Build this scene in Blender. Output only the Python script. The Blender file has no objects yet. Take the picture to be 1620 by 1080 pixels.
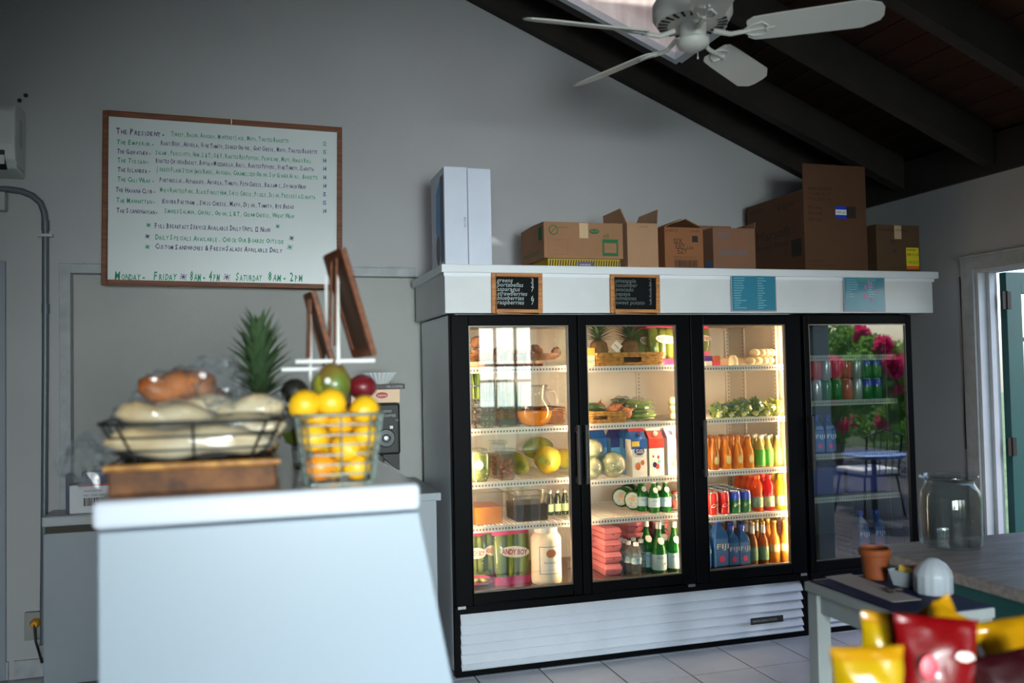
import bpy, bmesh, math, random
from mathutils import Vector, Matrix, Quaternion, noise
S = bpy.context.scene
COL = S.collection
PI = math.pi
random.seed(7)

# ------------------------------------------------------------------ camera
ROWS = ((0.95802, -0.286011, -0.019878), (-0.009596, 0.037308, -0.999258), (0.286541, 0.9575, 0.032998))   # right, down, forward
EYE = Vector((0, 0, 1.5)); FOC = 1400.0
cd = bpy.data.cameras.new('camera'); cam = bpy.data.objects.new('camera', cd); COL.objects.link(cam)
r_, d_, f_ = [Vector(v).normalized() for v in ROWS]
m3 = Matrix((r_, -d_, -f_)).transposed()
cam.matrix_world = Matrix.Translation(EYE) @ m3.to_4x4()
cd.sensor_width = 36.0; cd.lens = 36.0 * FOC / 1620.0; cd.clip_start = 0.05; cd.clip_end = 300
cd.dof.use_dof = True; cd.dof.focus_distance = 4.7; cd.dof.aperture_fstop = 1.8
S.camera = cam
S.view_settings.view_transform = 'Standard'; S.view_settings.look = 'None'
S.view_settings.gamma = 1; S.view_settings.use_curve_mapping = False
S.view_settings.exposure = 0.0
try:
    S.cycles.use_denoising = True; S.cycles.max_bounces = 10; S.cycles.transparent_max_bounces = 24
    S.cycles.glossy_bounces = 5; S.cycles.transmission_bounces = 8; S.cycles.diffuse_bounces = 4
    S.cycles.caustics_reflective = False; S.cycles.caustics_refractive = False; S.cycles.sample_clamp_indirect = 6
except Exception: pass

def ray(px, py):
    return ROWS_T @ Vector(((px - 810) / FOC, (py - 540) / FOC, 1))
ROWS_T = Matrix(ROWS).transposed()
def at(px, py, y):                       # point of the photograph's pixel on the plane Y = y
    d = ray(px, py); return EYE + d * (y / d.y)
def atz(px, py, z):
    d = ray(px, py); return EYE + d * ((z - EYE.z) / d.z)

# ------------------------------------------------------------------ world and lights
W = bpy.data.worlds.new('sky'); S.world = W; W.use_nodes = True
nt = W.node_tree; nt.nodes.clear()
o = nt.nodes.new('ShaderNodeOutputWorld'); b = nt.nodes.new('ShaderNodeBackground'); sk = nt.nodes.new('ShaderNodeTexSky')
sk.sky_type = 'NISHITA'; sk.sun_disc = False; sk.sun_elevation = math.radians(62); sk.sun_rotation = math.radians(150); sk.air_density = 1.0; sk.dust_density = 2.0
b.inputs['Strength'].default_value = 0.75
nt.links.new(sk.outputs[0], b.inputs[0]); nt.links.new(b.outputs[0], o.inputs[0])
sd = bpy.data.lights.new('sun', 'SUN'); sd.energy = 10.0; sd.angle = 0.01; sd.color = (1, .95, .86)
so = bpy.data.objects.new('sun', sd); COL.objects.link(so); so.location = (4, -6, 9)
so.rotation_euler = Vector((0.02, -0.40, 0.916)).to_track_quat('Z', 'Y').to_euler()
def area(name, loc, sx, sy, direction, power, col):
    l = bpy.data.lights.new(name, 'AREA'); l.shape = 'RECTANGLE'; l.size = sx; l.size_y = sy; l.energy = power; l.color = col
    ob = bpy.data.objects.new(name, l); COL.objects.link(ob); ob.location = loc
    ob.rotation_euler = (-Vector(direction)).to_track_quat('Z', 'Y').to_euler(); return ob
DAY = (.96, .965, 1.0)
# daylight entering the windows in the wall behind the camera and the open door
for x_, pw_, sp_, dr_ in ((-1.0, 15, 52, (.30, 1, -.12)), (.55, 64, 50, (.10, 1, -.11)), (2.05, 5, 50, (-.06, 1, -.14))):
    area('window_daylight', (x_, -3.36, 1.55), 1.3, 1.2, dr_, pw_, DAY).data.spread = math.radians(sp_)

area('window_daylight', (3.44, -3.36, 1.55), .76, 1.1, (-.28, 1, -.02), 2.0, DAY).data.spread = math.radians(60)

# ------------------------------------------------------------------ materials
def lin(c):
    out = []
    for v in c[:3]:
        v = v / 255.0
        out.append(v / 12.92 if v <= .04045 else ((v + .055) / 1.055) ** 2.4)
    return (out[0], out[1], out[2], 1)
MATS = {}
def mat(name, c=(128,128,128), rough=.5, metal=0., spec=.5, var=0., vs=6., bump=0., bs=40., c2=None, stretch=None, coat=0., trans=0., emit=None, es=0.):
    if name in MATS: return MATS[name]
    m = bpy.data.materials.new(name); m.use_nodes = True; n = m.node_tree; p = n.nodes['Principled BSDF']; L = n.links.new
    p.inputs['Base Color'].default_value = lin(c); p.inputs['Roughness'].default_value = rough; p.inputs['Metallic'].default_value = metal
    p.inputs['Specular IOR Level'].default_value = spec; p.inputs['Coat Weight'].default_value = coat
    if var > 0 or c2 or bump > 0:
        tc = n.nodes.new('ShaderNodeTexCoord'); mp = n.nodes.new('ShaderNodeMapping'); L(tc.outputs['Object'], mp.inputs[0])
        if stretch: mp.inputs['Scale'].default_value = stretch
        if var > 0 or c2:
            nz = n.nodes.new('ShaderNodeTexNoise'); nz.inputs['Scale'].default_value = vs; nz.inputs['Detail'].default_value = 5; L(mp.outputs[0], nz.inputs[0])
            cr = n.nodes.new('ShaderNodeValToRGB'); L(nz.outputs['Fac'], cr.inputs[0])
            a = lin(c); k = lin(c2) if c2 else tuple(v * (1 - var) for v in a[:3]) + (1,)
            cr.color_ramp.elements[0].color = k; cr.color_ramp.elements[1].color = a
            cr.color_ramp.elements[0].position = .35; cr.color_ramp.elements[1].position = .65
            L(cr.outputs[0], p.inputs['Base Color'])
        if bump > 0:
            n2 = n.nodes.new('ShaderNodeTexNoise'); n2.inputs['Scale'].default_value = bs; n2.inputs['Detail'].default_value = 4; L(mp.outputs[0], n2.inputs[0])
            bp = n.nodes.new('ShaderNodeBump'); bp.inputs['Strength'].default_value = bump; bp.inputs['Distance'].default_value = .01
            L(n2.outputs['Fac'], bp.inputs['Height']); L(bp.outputs[0], p.inputs['Normal'])
    if emit:
        p.inputs['Emission Color'].default_value = lin(emit); p.inputs['Emission Strength'].default_value = es
    MATS[name] = m; return m
def glassy(name, tint=(255, 255, 255), refl=1.0, rough=0.0, haze=0.0, base=.04):
    """thin glass or clear film: see-through with Fresnel reflection, optional milky haze"""
    if name in MATS: return MATS[name]
    m = bpy.data.materials.new(name); m.use_nodes = True; n = m.node_tree; n.nodes.clear(); L = n.links.new
    out = n.nodes.new('ShaderNodeOutputMaterial'); tr = n.nodes.new('ShaderNodeBsdfTransparent'); gl = n.nodes.new('ShaderNodeBsdfGlossy')
    tr.inputs[0].default_value = lin(tint); gl.inputs['Roughness'].default_value = rough
    lw = n.nodes.new('ShaderNodeLayerWeight'); lw.inputs['Blend'].default_value = .5      # facing: same from both sides of the sheet
    pw_ = n.nodes.new('ShaderNodeMath'); pw_.operation = 'POWER'; pw_.inputs[1].default_value = 4.0; L(lw.outputs['Facing'], pw_.inputs[0])
    mu = n.nodes.new('ShaderNodeMath'); mu.operation = 'MULTIPLY_ADD'; mu.inputs[1].default_value = min(.35 * refl, .9); mu.inputs[2].default_value = base
    mu.use_clamp = True
    L(pw_.outputs[0], mu.inputs[0]); mx = n.nodes.new('ShaderNodeMixShader'); L(mu.outputs[0], mx.inputs[0])
    first = tr.outputs[0]
    if haze > 0:
        df = n.nodes.new('ShaderNodeBsdfDiffuse'); df.inputs[0].default_value = lin((235, 238, 240)); mh = n.nodes.new('ShaderNodeMixShader'); mh.inputs[0].default_value = haze
        L(tr.outputs[0], mh.inputs[1]); L(df.outputs[0], mh.inputs[2]); first = mh.outputs[0]
    L(first, mx.inputs[1]); L(gl.outputs[0], mx.inputs[2]); L(mx.outputs[0], out.inputs[0])
    MATS[name] = m; return m
def liquid(name, c, k=.45, rough=.12):
    if name in MATS: return MATS[name]
    m = bpy.data.materials.new(name); m.use_nodes = True; n = m.node_tree; L = n.links.new; p = n.nodes['Principled BSDF']; out = n.nodes['Material Output']
    p.inputs['Base Color'].default_value = lin(c); p.inputs['Roughness'].default_value = rough; p.inputs['Coat Weight'].default_value = .5
    t = n.nodes.new('ShaderNodeBsdfTranslucent'); t.inputs[0].default_value = lin(c); mx = n.nodes.new('ShaderNodeMixShader'); mx.inputs[0].default_value = k
    L(p.outputs[0], mx.inputs[1]); L(t.outputs[0], mx.inputs[2]); L(mx.outputs[0], out.inputs[0])
    MATS[name] = m; return m
def wood(name, c1, c2, sc=8, axis=(1, 12, 12), rough=.55):
    return mat(name, c1, rough, c2=c2, vs=sc, stretch=axis, bump=.15, bs=30)

WALL = mat('painted wall', (176, 176, 178), .7, var=.07, vs=1.6, bump=.12, bs=60)
DARKW = mat('darkened unseen wall boards', (62, 52, 44), .8, var=.3, vs=5, stretch=(1, 1, .2))  # for the unseen walls, toned dark to cut bounce light and reflections
WALLP = mat('painted panel', (166, 167, 164), .65, var=.08, vs=2.5, bump=.08, bs=40)
TRIMM = mat('white trim paint', (190, 195, 201), .45, var=.08, vs=9, bump=.1, bs=50)
TRIMW = mat('weathered trim paint', (170, 174, 178), .55, var=.2, vs=14, bump=.2, bs=60)
WHITE = mat('white enamel', (228, 231, 235), .35, var=.03, vs=4)
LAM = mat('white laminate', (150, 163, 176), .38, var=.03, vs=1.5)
BLACK = mat('black enamel', (6, 7, 9), .45, spec=.06)
BLACKM = mat('matt black plastic', (20, 21, 22), .55)
TILE = mat('white floor tile', (196, 200, 208), .22, var=.08, vs=5)
GROUT = mat('dark grout', (52, 50, 50), .9)
PLANK = mat('dark stained ceiling board', (74, 45, 30), .8, spec=.2, c2=(30, 20, 15), vs=3, stretch=(1, .25, 1), bump=.2, bs=25)
BEAM = mat('dark brown beam paint', (40, 33, 29), .8, c2=(29, 24, 21), vs=5, bump=.15)
CARD = mat('brown cardboard', (158, 116, 84), .85, var=.12, vs=5, bump=.05)
CARD2 = mat('tan cardboard', (176, 136, 104), .85, var=.1, vs=5, bump=.05)
CARDD = mat('dark cardboard', (92, 60, 36), .85, var=.15, vs=4, bump=.05)
CARDIN = mat('cardboard inside', (120, 84, 56), .9)
LINER = mat('fridge liner', (208, 198, 186), .4, var=.03, vs=3)
WIREW = mat('white coated wire', (235, 232, 226), .4)
STEEL = mat('brushed steel', (170, 172, 174), .32, metal=1)
GALV = mat('grey painted conduit', (104, 112, 120), .45, metal=.3)
FRAMEW = wood('brown wood frame', (128, 70, 30), (92, 46, 18), 6)
FRAMEL = wood('light wood frame', (196, 132, 72), (158, 98, 48), 6)
BOARDW = mat('whiteboard face', (214, 221, 222), .3, var=.03, vs=3)
SLATE = mat('chalkboard face', (11, 13, 15), .7, spec=.15, var=.15, vs=20)
WICK = mat('golden wicker', (188, 142, 62), .6, c2=(120, 82, 30), vs=40)
WICKD = mat('brown wicker', (122, 78, 36), .65, c2=(66, 38, 16), vs=40)
INKB = mat('navy marker', (48, 48, 104), .6); INKG = mat('green marker', (16, 146, 108), .6); INKC = mat('blue marker', (32, 96, 150), .6)
CHALK = mat('white chalk', (178, 190, 192), .9); CHALKD = mat('faded chalk', (104, 112, 112), .9)
GLASSW = glassy('window glass', (240, 246, 244), 1.0)
CLEAR = glassy('clear plastic', (238, 240, 240), 1.6, .06, .06, .08)
FILM = glassy('crinkled clear film', (246, 248, 250), 1.5, .12, .035, .055)
JAR = glassy('thick clear glass', (244, 247, 246), 2.6, .02, .0, .05)
TEALP = mat('teal door paint', (12, 76, 73), .4, var=.1, vs=8)
PAPERW = mat('white paper', (236, 236, 232), .7)

# ------------------------------------------------------------------ mesh builder
class MB:
    def __init__(s): s.v = []; s.f = []; s.m = []
    def add(s, vs, fs, m=0):
        o = len(s.v); s.v += [tuple(v) for v in vs]
        for f in fs: s.f.append(tuple(i + o for i in f)); s.m.append(m)
        return s
    def box(s, x0, x1, y0, y1, z0, z1, m=0):
        return s.add([(x0,y0,z0),(x1,y0,z0),(x1,y1,z0),(x0,y1,z0),(x0,y0,z1),(x1,y0,z1),(x1,y1,z1),(x0,y1,z1)],
                     [(0,3,2,1),(4,5,6,7),(0,1,5,4),(1,2,6,5),(2,3,7,6),(3,0,4,7)], m)
    def obox(s, c, size, rot, m=0):
        R = rot.to_matrix() if hasattr(rot, 'to_matrix') else rot; x, y, z = [k / 2 for k in size]; c = Vector(c)
        vs = [c + R @ Vector(p) for p in [(-x,-y,-z),(x,-y,-z),(x,y,-z),(-x,y,-z),(-x,-y,z),(x,-y,z),(x,y,z),(-x,y,z)]]
        return s.add(vs, [(0,3,2,1),(4,5,6,7),(0,1,5,4),(1,2,6,5),(2,3,7,6),(3,0,4,7)], m)
    def tube(s, pts, r, n=8, m=0, closed=False, cap=True):
        pts = [Vector(p) for p in pts]; N = len(pts); rs = r if isinstance(r, (list, tuple)) else [r] * N
        rings = []; prev = None
        for i, p in enumerate(pts):
            if closed: t = pts[(i + 1) % N] - pts[i - 1]
            else: t = pts[min(i + 1, N - 1)] - pts[max(i - 1, 0)]
            if t.length < 1e-9: t = Vector((0, 0, 1))
            t.normalize()
            if prev is None:
                a = Vector((0, 0, 1)) if abs(t.z) < .9 else Vector((1, 0, 0)); u = t.cross(a).normalized()
            else: u = (prev - t * prev.dot(t)); u = u.normalized() if u.length > 1e-6 else t.orthogonal().normalized()
            prev = u; w = t.cross(u)
            rings.append([p + (u * math.cos(2*PI*k/n) + w * math.sin(2*PI*k/n)) * rs[i] for k in range(n)])
        vs = [v for g in rings for v in g]; fs = []
        for i in range(N if closed else N - 1):
            a = i * n; b2 = ((i + 1) % N) * n
            for k in range(n): fs.append((a+k, a+(k+1)%n, b2+(k+1)%n, b2+k))
        if cap and not closed: fs.append(tuple(range(n))[::-1]); fs.append(tuple(range((N-1)*n, N*n)))
        return s.add(vs, fs, m)
    def lathe(s, prof, n=20, c=(0, 0, 0), m=0, mod=None, sx=1, sy=1):
        vs = []; fs = []
        for j, (r, z) in enumerate(prof):
            for k in range(n):
                a = 2 * PI * k / n; rr = r * (mod(a, z) if mod else 1)
                vs.append((c[0] + rr * math.cos(a) * sx, c[1] + rr * math.sin(a) * sy, c[2] + z))
        for j in range(len(prof) - 1):
            for k in range(n): fs.append((j*n+k, j*n+(k+1)%n, (j+1)*n+(k+1)%n, (j+1)*n+k))
        if prof[0][0] > 1e-5: fs.append(tuple(range(n))[::-1])
        if prof[-1][0] > 1e-5: fs.append(tuple(range((len(prof)-1)*n, len(prof)*n)))
        return s.add(vs, fs, m)
    def ell(s, c, r, n=16, k=10, m=0, rot=None, lump=0., seed=0., freq=3.):
        c = Vector(c); vs = []; fs = []
        for j in range(k + 1):
            th = PI * j / k
            for i in range(n):
                ph = 2 * PI * i / n; d = Vector((math.sin(th)*math.cos(ph), math.sin(th)*math.sin(ph), math.cos(th)))
                q = 1 + (lump * noise.noise(d * freq + Vector((seed, seed * 1.7, 3))) if lump else 0)
                p = Vector((d.x*r[0]*q, d.y*r[1]*q, d.z*r[2]*q))
                if rot is not None: p = rot @ p
                vs.append(c + p)
        for j in range(k):
            for i in range(n): fs.append((j*n+i, (j+1)*n+i, (j+1)*n+(i+1)%n, j*n+(i+1)%n))
        return s.add(vs, fs, m)
    def prism(s, poly, y0, y1, m=0, axis='y'):
        n = len(poly)
        if axis == 'y': f = lambda p, t: (p[0], t, p[1])
        elif axis == 'x': f = lambda p, t: (t, p[0], p[1])
        else: f = lambda p, t: (p[0], p[1], t)
        vs = [f(p, y0) for p in poly] + [f(p, y1) for p in poly]
        fs = [tuple(range(n)), tuple(range(n, 2*n))[::-1]] + [(i, i+n, (i+1)%n+n, (i+1)%n) for i in range(n)]
        return s.add(vs, fs, m)
    def quad(s, a, b2, c, d, m=0): return s.add([a, b2, c, d], [(0, 1, 2, 3)], m)
    def frame(s, x0, x1, z0, z1, w, y0, y1, m=0, wb=None, wt=None):
        wb = w if wb is None else wb; wt = w if wt is None else wt
        s.box(x0, x0+w, y0, y1, z0, z1, m); s.box(x1-w, x1, y0, y1, z0, z1, m)
        s.box(x0+w, x1-w, y0, y1, z1-wt, z1, m); return s.box(x0+w, x1-w, y0, y1, z0, z0+wb, m)
    def mesh(s, name, mats, smooth=None):
        me = bpy.data.meshes.new(name); me.from_pydata(s.v, [], s.f)
        for q in (mats if isinstance(mats, (list, tuple)) else [mats]): me.materials.append(q)
        me.polygons.foreach_set('material_index', s.m)
        b3 = bmesh.new(); b3.from_mesh(me); bmesh.ops.remove_doubles(b3, verts=b3.verts, dist=1e-6); bmesh.ops.recalc_face_normals(b3, faces=b3.faces)
        b3.to_mesh(me); b3.free()
        if smooth is None: smooth = 0
        if smooth:
            me.polygons.foreach_set('use_smooth', [True] * len(me.polygons))
            try: me.set_sharp_from_angle(angle=math.radians(smooth))
            except Exception: pass
        me.update(); return me
    def build(s, name, mats, parent=None, smooth=None, loc=None, rot=None, bevel=0):
        ob = bpy.data.objects.new(name, s.mesh(name, mats, smooth)); COL.objects.link(ob)
        if parent is not None: ob.parent = parent
        if loc is not None: ob.location = loc
        if rot is not None: ob.rotation_euler = rot
        if bevel:
            q = ob.modifiers.new('bevel', 'BEVEL'); q.width = bevel; q.segments = 2; q.limit_method = 'ANGLE'
        return ob
def tag(ob, label=None, cat=None, group=None, kind=None):
    if label: ob['label'] = label
    if cat: ob['category'] = cat
    if group: ob['group'] = group
    if kind: ob['kind'] = kind
    return ob
def empty(name, loc, label, cat, group=None, rz=0.):
    e = bpy.data.objects.new(name, None); COL.objects.link(e); e.location = loc; e.rotation_euler = (0, 0, rz); e.empty_display_size = .05
    return tag(e, label, cat, group)
KIDS = {}
def dup(root, loc=None, label=None, rz=None, group=None, scale=None):
    def cp(ob, par):
        c = ob.copy(); COL.objects.link(c)
        if par is not None: c.parent = par
        for ch in kids(ob): cp(ch, c)
        return c
    def kids(ob):
        return [k for k in ALLKIDS.get(ob.name, [])]
    ALLKIDS = dup.cache.setdefault(root.name, {})
    if not ALLKIDS:
        for q in list(COL.objects):
            if q.parent is not None:
                ALLKIDS.setdefault(q.parent.name, []).append(q)
    c = cp(root, None)
    if loc is not None: c.location = loc
    if rz is not None: c.rotation_euler = (c.rotation_euler[0], c.rotation_euler[1], rz)
    if scale is not None: c.scale = scale if isinstance(scale, (tuple, list)) else (scale,) * 3
    if label: c['label'] = label
    if group: c['group'] = group
    return c
dup.cache = {}
def struct(mb, name, mats, parent=None, **k):
    ob = mb.build(name, mats, parent, **k)
    if parent is None: ob['kind'] = 'structure'
    return ob
def text(s, size, m, parent, loc, rot=(PI/2, 0, 0), width=None, name='lettering', align='LEFT', shear=0., space=1., height=None, bold=0.):
    c = bpy.data.curves.new('t', 'FONT'); c.body = s; c.size = size; c.resolution_u = 2; c.align_x = align; c.shear = shear; c.space_character = space; c.offset = bold * size
    ob = bpy.data.objects.new('t', c); me = bpy.data.meshes.new_from_object(ob); bpy.data.objects.remove(ob); bpy.data.curves.remove(c)
    if width and len(me.vertices):
        xs = [v.co.x for v in me.vertices]; w = max(xs) - min(xs); k = width / w if w else 1
        for v in me.vertices: v.co.x *= k
    me.materials.clear(); me.materials.append(m); me.name = name
    o2 = bpy.data.objects.new(name, me); COL.objects.link(o2); o2.parent = parent; o2.location = loc; o2.rotation_euler = rot
    return o2
def sheet(parent, name, m, x0, x1, z0, z1, y, t=.001):
    return MB().box(x0, x1, y - t, y, z0, z1).build(name, m, parent)
# ================================================================== the room
YB = 5.05; XR = 3.95; XL = -3.0; YF = -3.2; WT = .12
def zr(x): return 4.2476 - .427 * x            # underside of the rafters (right slope)
def zp(x): return zr(x) + .20                  # underside of the ceiling boards
RX = 0.10                                      # ridge
# floor: grout slab with single tiles where the photograph shows them
fl = struct(MB().box(XL, XR, YF, YB, -.10, -.004), 'floor', [mat('floor tile field', (190, 194, 202), .3)])
TS = .334
tm = MB().box(-TS/2+.004, TS/2-.004, -TS/2+.004, TS/2-.004, -.006, 0).mesh('tile', TILE)
grm = struct(MB().box(.66, XR, 2.2, YB, -.0055, -.0035), 'grout', GROUT, fl)
for i in range(-3, 7):
    for j in range(-5, 3):
        cx = 1.725 + TS * (i + .5); cy = 3.935 + TS * (j + .5)
        if cx + TS/2 > XR - .005: continue
        t = bpy.data.objects.new('tile', tm); COL.objects.link(t); t.parent = fl; t.location = (cx, cy, random.uniform(-.0006, .0006))
# back wall with gable top and a shallow recessed panel (niche)
wb_poly = [(XL, 0), (XR, 0), (XR, zp(XR)), (RX, zp(RX)), (XL, zp(RX) - .427 * (RX - XL))]
NX0, NX1, NZ0, NZ1 = -.876, 1.6, .80, 2.052
m = MB()
m.prism([(XL, -.1), (NX0, -.1), (NX0, zp(RX) - .427 * (RX - NX0)), (XL, zp(RX) - .427 * (RX - XL))], YB, YB + .14)
m.prism([(NX0, NZ1), (NX1, NZ1), (NX1, zp(NX1)), (RX, zp(RX)), (NX0, zp(RX) - .427 * (RX - NX0))], YB, YB + .14)
m.prism([(NX1, -.1), (XR + WT, -.1), (XR + WT, zp(XR + WT)), (NX1, zp(NX1))], YB, YB + .14)
m.box(NX0, NX1, YB, YB + .14, -.1, NZ0)
wbk = struct(m, 'wall_back', [WALL])
struct(MB().box(NX0, NX1, YB + .07, YB + .13, NZ0, NZ1), 'recessed_panel', [WALLP], wbk)
# trim around the niche
m = MB(); m.box(NX0 - .052, NX0, YB - .018, YB - .0005, .05, 2.104); m.box(NX0, 0.934, YB - .018, YB - .0005, NZ1, 2.10)
m.box(NX0 - .052, 0.934, YB - .026, YB - .0005, 2.10, 2.11)
struct(m, 'trim_1', [TRIMW], bevel=.002)
# screw holes above the air conditioner
for k, (px, py) in enumerate(((31, 159), (41, 151))):
    p = at(px, py, YB); hb = MB().lathe([(.011, 0), (.011, .002), (.004, .003)], 12).build('wall_hole', BLACKM, None, loc=(p.x, YB - .0005, p.z), rot=(PI/2, 0, 0))
    tag(hb, ['dark screw hole in wall above the air conditioner, lower left one', 'dark screw hole in wall above the air conditioner, upper right one'][k], 'hole', 'screw holes in the wall')
# left wall, front wall with windows, right wall with doorway and window
def zl(x): return zp(RX) - .427 * (RX - x)
struct(MB().box(XL - WT, XL, YF - WT, YB + .14, -.1, zl(XL)), 'wall_left', [DARKW])
m = MB(); wins = [(-1.65, -.35), (-.1, 1.2), (1.45, 2.65)]; wz0, wz1 = .35, 2.15
wins4 = wins + [(3.0, 3.88)]
edges = [XL - WT] + [v for w in wins4 for v in w] + [XR + WT]
for i in range(0, len(edges), 2): m.box(edges[i], edges[i+1], YF - WT, YF, -.1, wz1)
for (a, b_) in wins4: m.box(a, b_, YF - WT, YF, -.1, wz0)
m.prism([(XL - WT, wz1), (XR + WT, wz1), (XR + WT, zp(XR + WT)), (RX, zp(RX)), (XL - WT, zl(XL - WT))], YF - WT, YF)
struct(m, 'wall_front', [DARKW])
for i, (a, b_) in enumerate(wins4):
    f = struct(MB().frame(a, b_, wz0, wz1, .05, YF - WT, YF + .02), 'window_%d' % (i + 1), [TRIMM])
    mm = MB(); n = 2
    for k in range(1, n + 1): x = a + (b_ - a) * k / (n + 1); mm.box(x - .018, x + .018, YF - .09, YF - .04, wz0 + .05, wz1 - .05)
    
    for z in (.95, 1.36, 1.58): mm.box(a + .05, b_ - .05, YF - .09, YF - .04, z - .018, z + .018)
    mm.build('muntin', TRIMM, f); MB().box(a + .05, b_ - .05, YF - .07, YF - .064, wz0 + .05, wz1 - .05).build('pane', GLASSW, f)
# right wall: doorway Y 3.05..4.03, window Y -2.9..-0.6
DY0, DY1, DZ = 3.02, 4.03, 2.02
m = MB(); X1 = XR + WT
m.box(XR, X1, DY1, YB + .14, -.1, 2.75); m.box(XR, X1, DY0, DY1, DZ, 2.75)
RW = [(-3.05, -1.95)]
e = [YF - WT] + [v for w in RW for v in w] + [DY0]
for i in range(0, len(e), 2): m.box(XR, X1, e[i], e[i+1], -.1, 2.75)
for (a, b_) in RW: m.box(XR, X1, a, b_, -.1, 1.0); m.box(XR, X1, a, b_, 2.1, 2.75)
struct(m, 'wall_right', [WALL])
for i, (a, b_) in enumerate(RW):
    mm = MB(); mm.box(XR - .02, X1, a, a + .05, 1, 2.1); mm.box(XR - .02, X1, b_ - .05, b_, 1, 2.1); mm.box(XR - .02, X1, a + .05, b_ - .05, 1, 1.05); mm.box(XR - .02, X1, a + .05, b_ - .05, 2.05, 2.1)
    f = struct(mm, 'window_%d' % (i + 5), [TRIMM]); mm = MB()
    for k in (1, 2): y = a + (b_ - a) * k / 3; mm.box(XR + .03, XR + .07, y - .016, y + .016, 1.05, 2.05)
    for z in (1.38, 1.72): mm.box(XR + .03, XR + .07, a + .05, b_ - .05, z - .014, z + .014)
    mm.build('muntin', TRIMM, f); MB().box(XR + .048, XR + .053, a + .05, b_ - .05, 1.05, 2.05).build('pane', GLASSW, f)
# eave beam on top of the right wall
struct(MB().box(XR - .03, XR + .09, 0, YB - .001, 2.53, 2.74), 'trim_2', [BEAM])
struct(MB().box(XR - .03, XR + .09, YF, 0, 2.53, 2.74), 'trim_3', [BEAM])
# ceiling: single boards, rafters, skylight hole (X 1.30..2.36, Y 4.0..4.49)
ce = bpy.data.objects.new('ceiling', None)
SX0, SX1, SY0, SY1 = 1.22, 2.36, 3.96, 4.50
sl = math.hypot(1, .427)
m = MB()
def slab(x0, x1, y0, y1, zf, t0, t1):
    m.add([(x0,y0,zf(x0)+t0),(x1,y0,zf(x1)+t0),(x1,y1,zf(x1)+t0),(x0,y1,zf(x0)+t0),(x0,y0,zf(x0)+t1),(x1,y0,zf(x1)+t1),(x1,y1,zf(x1)+t1),(x0,y1,zf(x0)+t1)],
          [(0,3,2,1),(4,5,6,7),(0,1,5,4),(1,2,6,5),(2,3,7,6),(3,0,4,7)])
XO = XR + .5
slab(RX, SX0, YF - .3, YB + .2, zp, .022, .06); slab(SX1, XO, YF - .3, YB + .2, zp, .022, .06)
slab(SX0, SX1, YF - .3, SY0, zp, .022, .06); slab(SX0, SX1, SY1, YB + .2, zp, .022, .06)
slab(XL - .4, RX, YF - .3, YB + .2, zl, .022, .06)
ce = struct(m, 'ceiling', [BEAM])
pw = .145; dx = pw / sl
bm_full = None
def board(x, y0, y1, zf, s):
    mm = MB(); g = .004; ln = y1 - y0; h = dx / 2 - g
    z0 = -s * .427 * h; 
    mm.add([(-h,0,-s*-.427*h),( h,0,s*-.427*h),(h,ln,s*-.427*h),(-h,ln,s*.427*h),(-h,0,s*.427*h+.021),(h,0,-s*.427*h+.021),(h,ln,-s*.427*h+.021),(-h,ln,s*.427*h+.021)],
           [(0,3,2,1),(4,5,6,7),(0,1,5,4),(1,2,6,5),(2,3,7,6),(3,0,4,7)])
    return mm.mesh('ceiling_board', PLANK)
full = board(0, YF, YB - .002, zp, 1); fullL = board(0, YF, YB - .002, zl, -1)
fr = board(0, YF, SY0, zp, 1); bk = board(0, SY1, YB - .002, zp, 1)
def put(me, x, y, z):
    q = bpy.data.objects.new('ceiling_board', me); COL.objects.link(q); q.parent = ce; q.location = (x, y, z + random.uniform(-.002, .001))
x = RX + dx / 2
while x < XR - .04:
    if SX0 - dx * .4 < x < SX1 + dx * .4: put(fr, x, YF, zp(x)); put(bk, x, SY1, zp(x))
    else: put(full, x, YF, zp(x))
    x += dx
x = RX - dx / 2
while x > XL + .05: put(fullL, x, YF, zl(x)); x -= dx
# rafters
def rafter(y, w=.075):
    mm = MB(); x0, x1 = RX, XR - .035
    mm.add([(x0,y-w/2,zr(x0)),(x1,y-w/2,zr(x1)),(x1,y+w/2,zr(x1)),(x0,y+w/2,zr(x0)),(x0,y-w/2,zp(x0)-.003),(x1,y-w/2,zp(x1)-.003),(x1,y+w/2,zp(x1)-.003),(x0,y+w/2,zp(x0)-.003)],
           [(0,3,2,1),(4,5,6,7),(0,1,5,4),(1,2,6,5),(2,3,7,6),(3,0,4,7)])
    mm.build('rafter', BEAM, ce)
    mm = MB(); x0, x1 = XL + .01, RX; g = lambda x: zl(x) - .20
    mm.add([(x0,y-w/2,g(x0)),(x1,y-w/2,g(x1)),(x1,y+w/2,g(x1)),(x0,y+w/2,g(x0)),(x0,y-w/2,zl(x0)-.003),(x1,y-w/2,zl(x1)-.003),(x1,y+w/2,zl(x1)-.003),(x0,y+w/2,zl(x0)-.003)],
           [(0,3,2,1),(4,5,6,7),(0,1,5,4),(1,2,6,5),(2,3,7,6),(3,0,4,7)])
    mm.build('rafter', BEAM, ce)
rafter(YB - .04, .07)
for k in range(12): rafter(4.56 - .685 * k)
MB().box(RX - .06, RX + .06, YF, YB - .002, zr(RX) - .06, zp(RX) - .02).build('ridge_beam', BEAM, ce)
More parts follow.
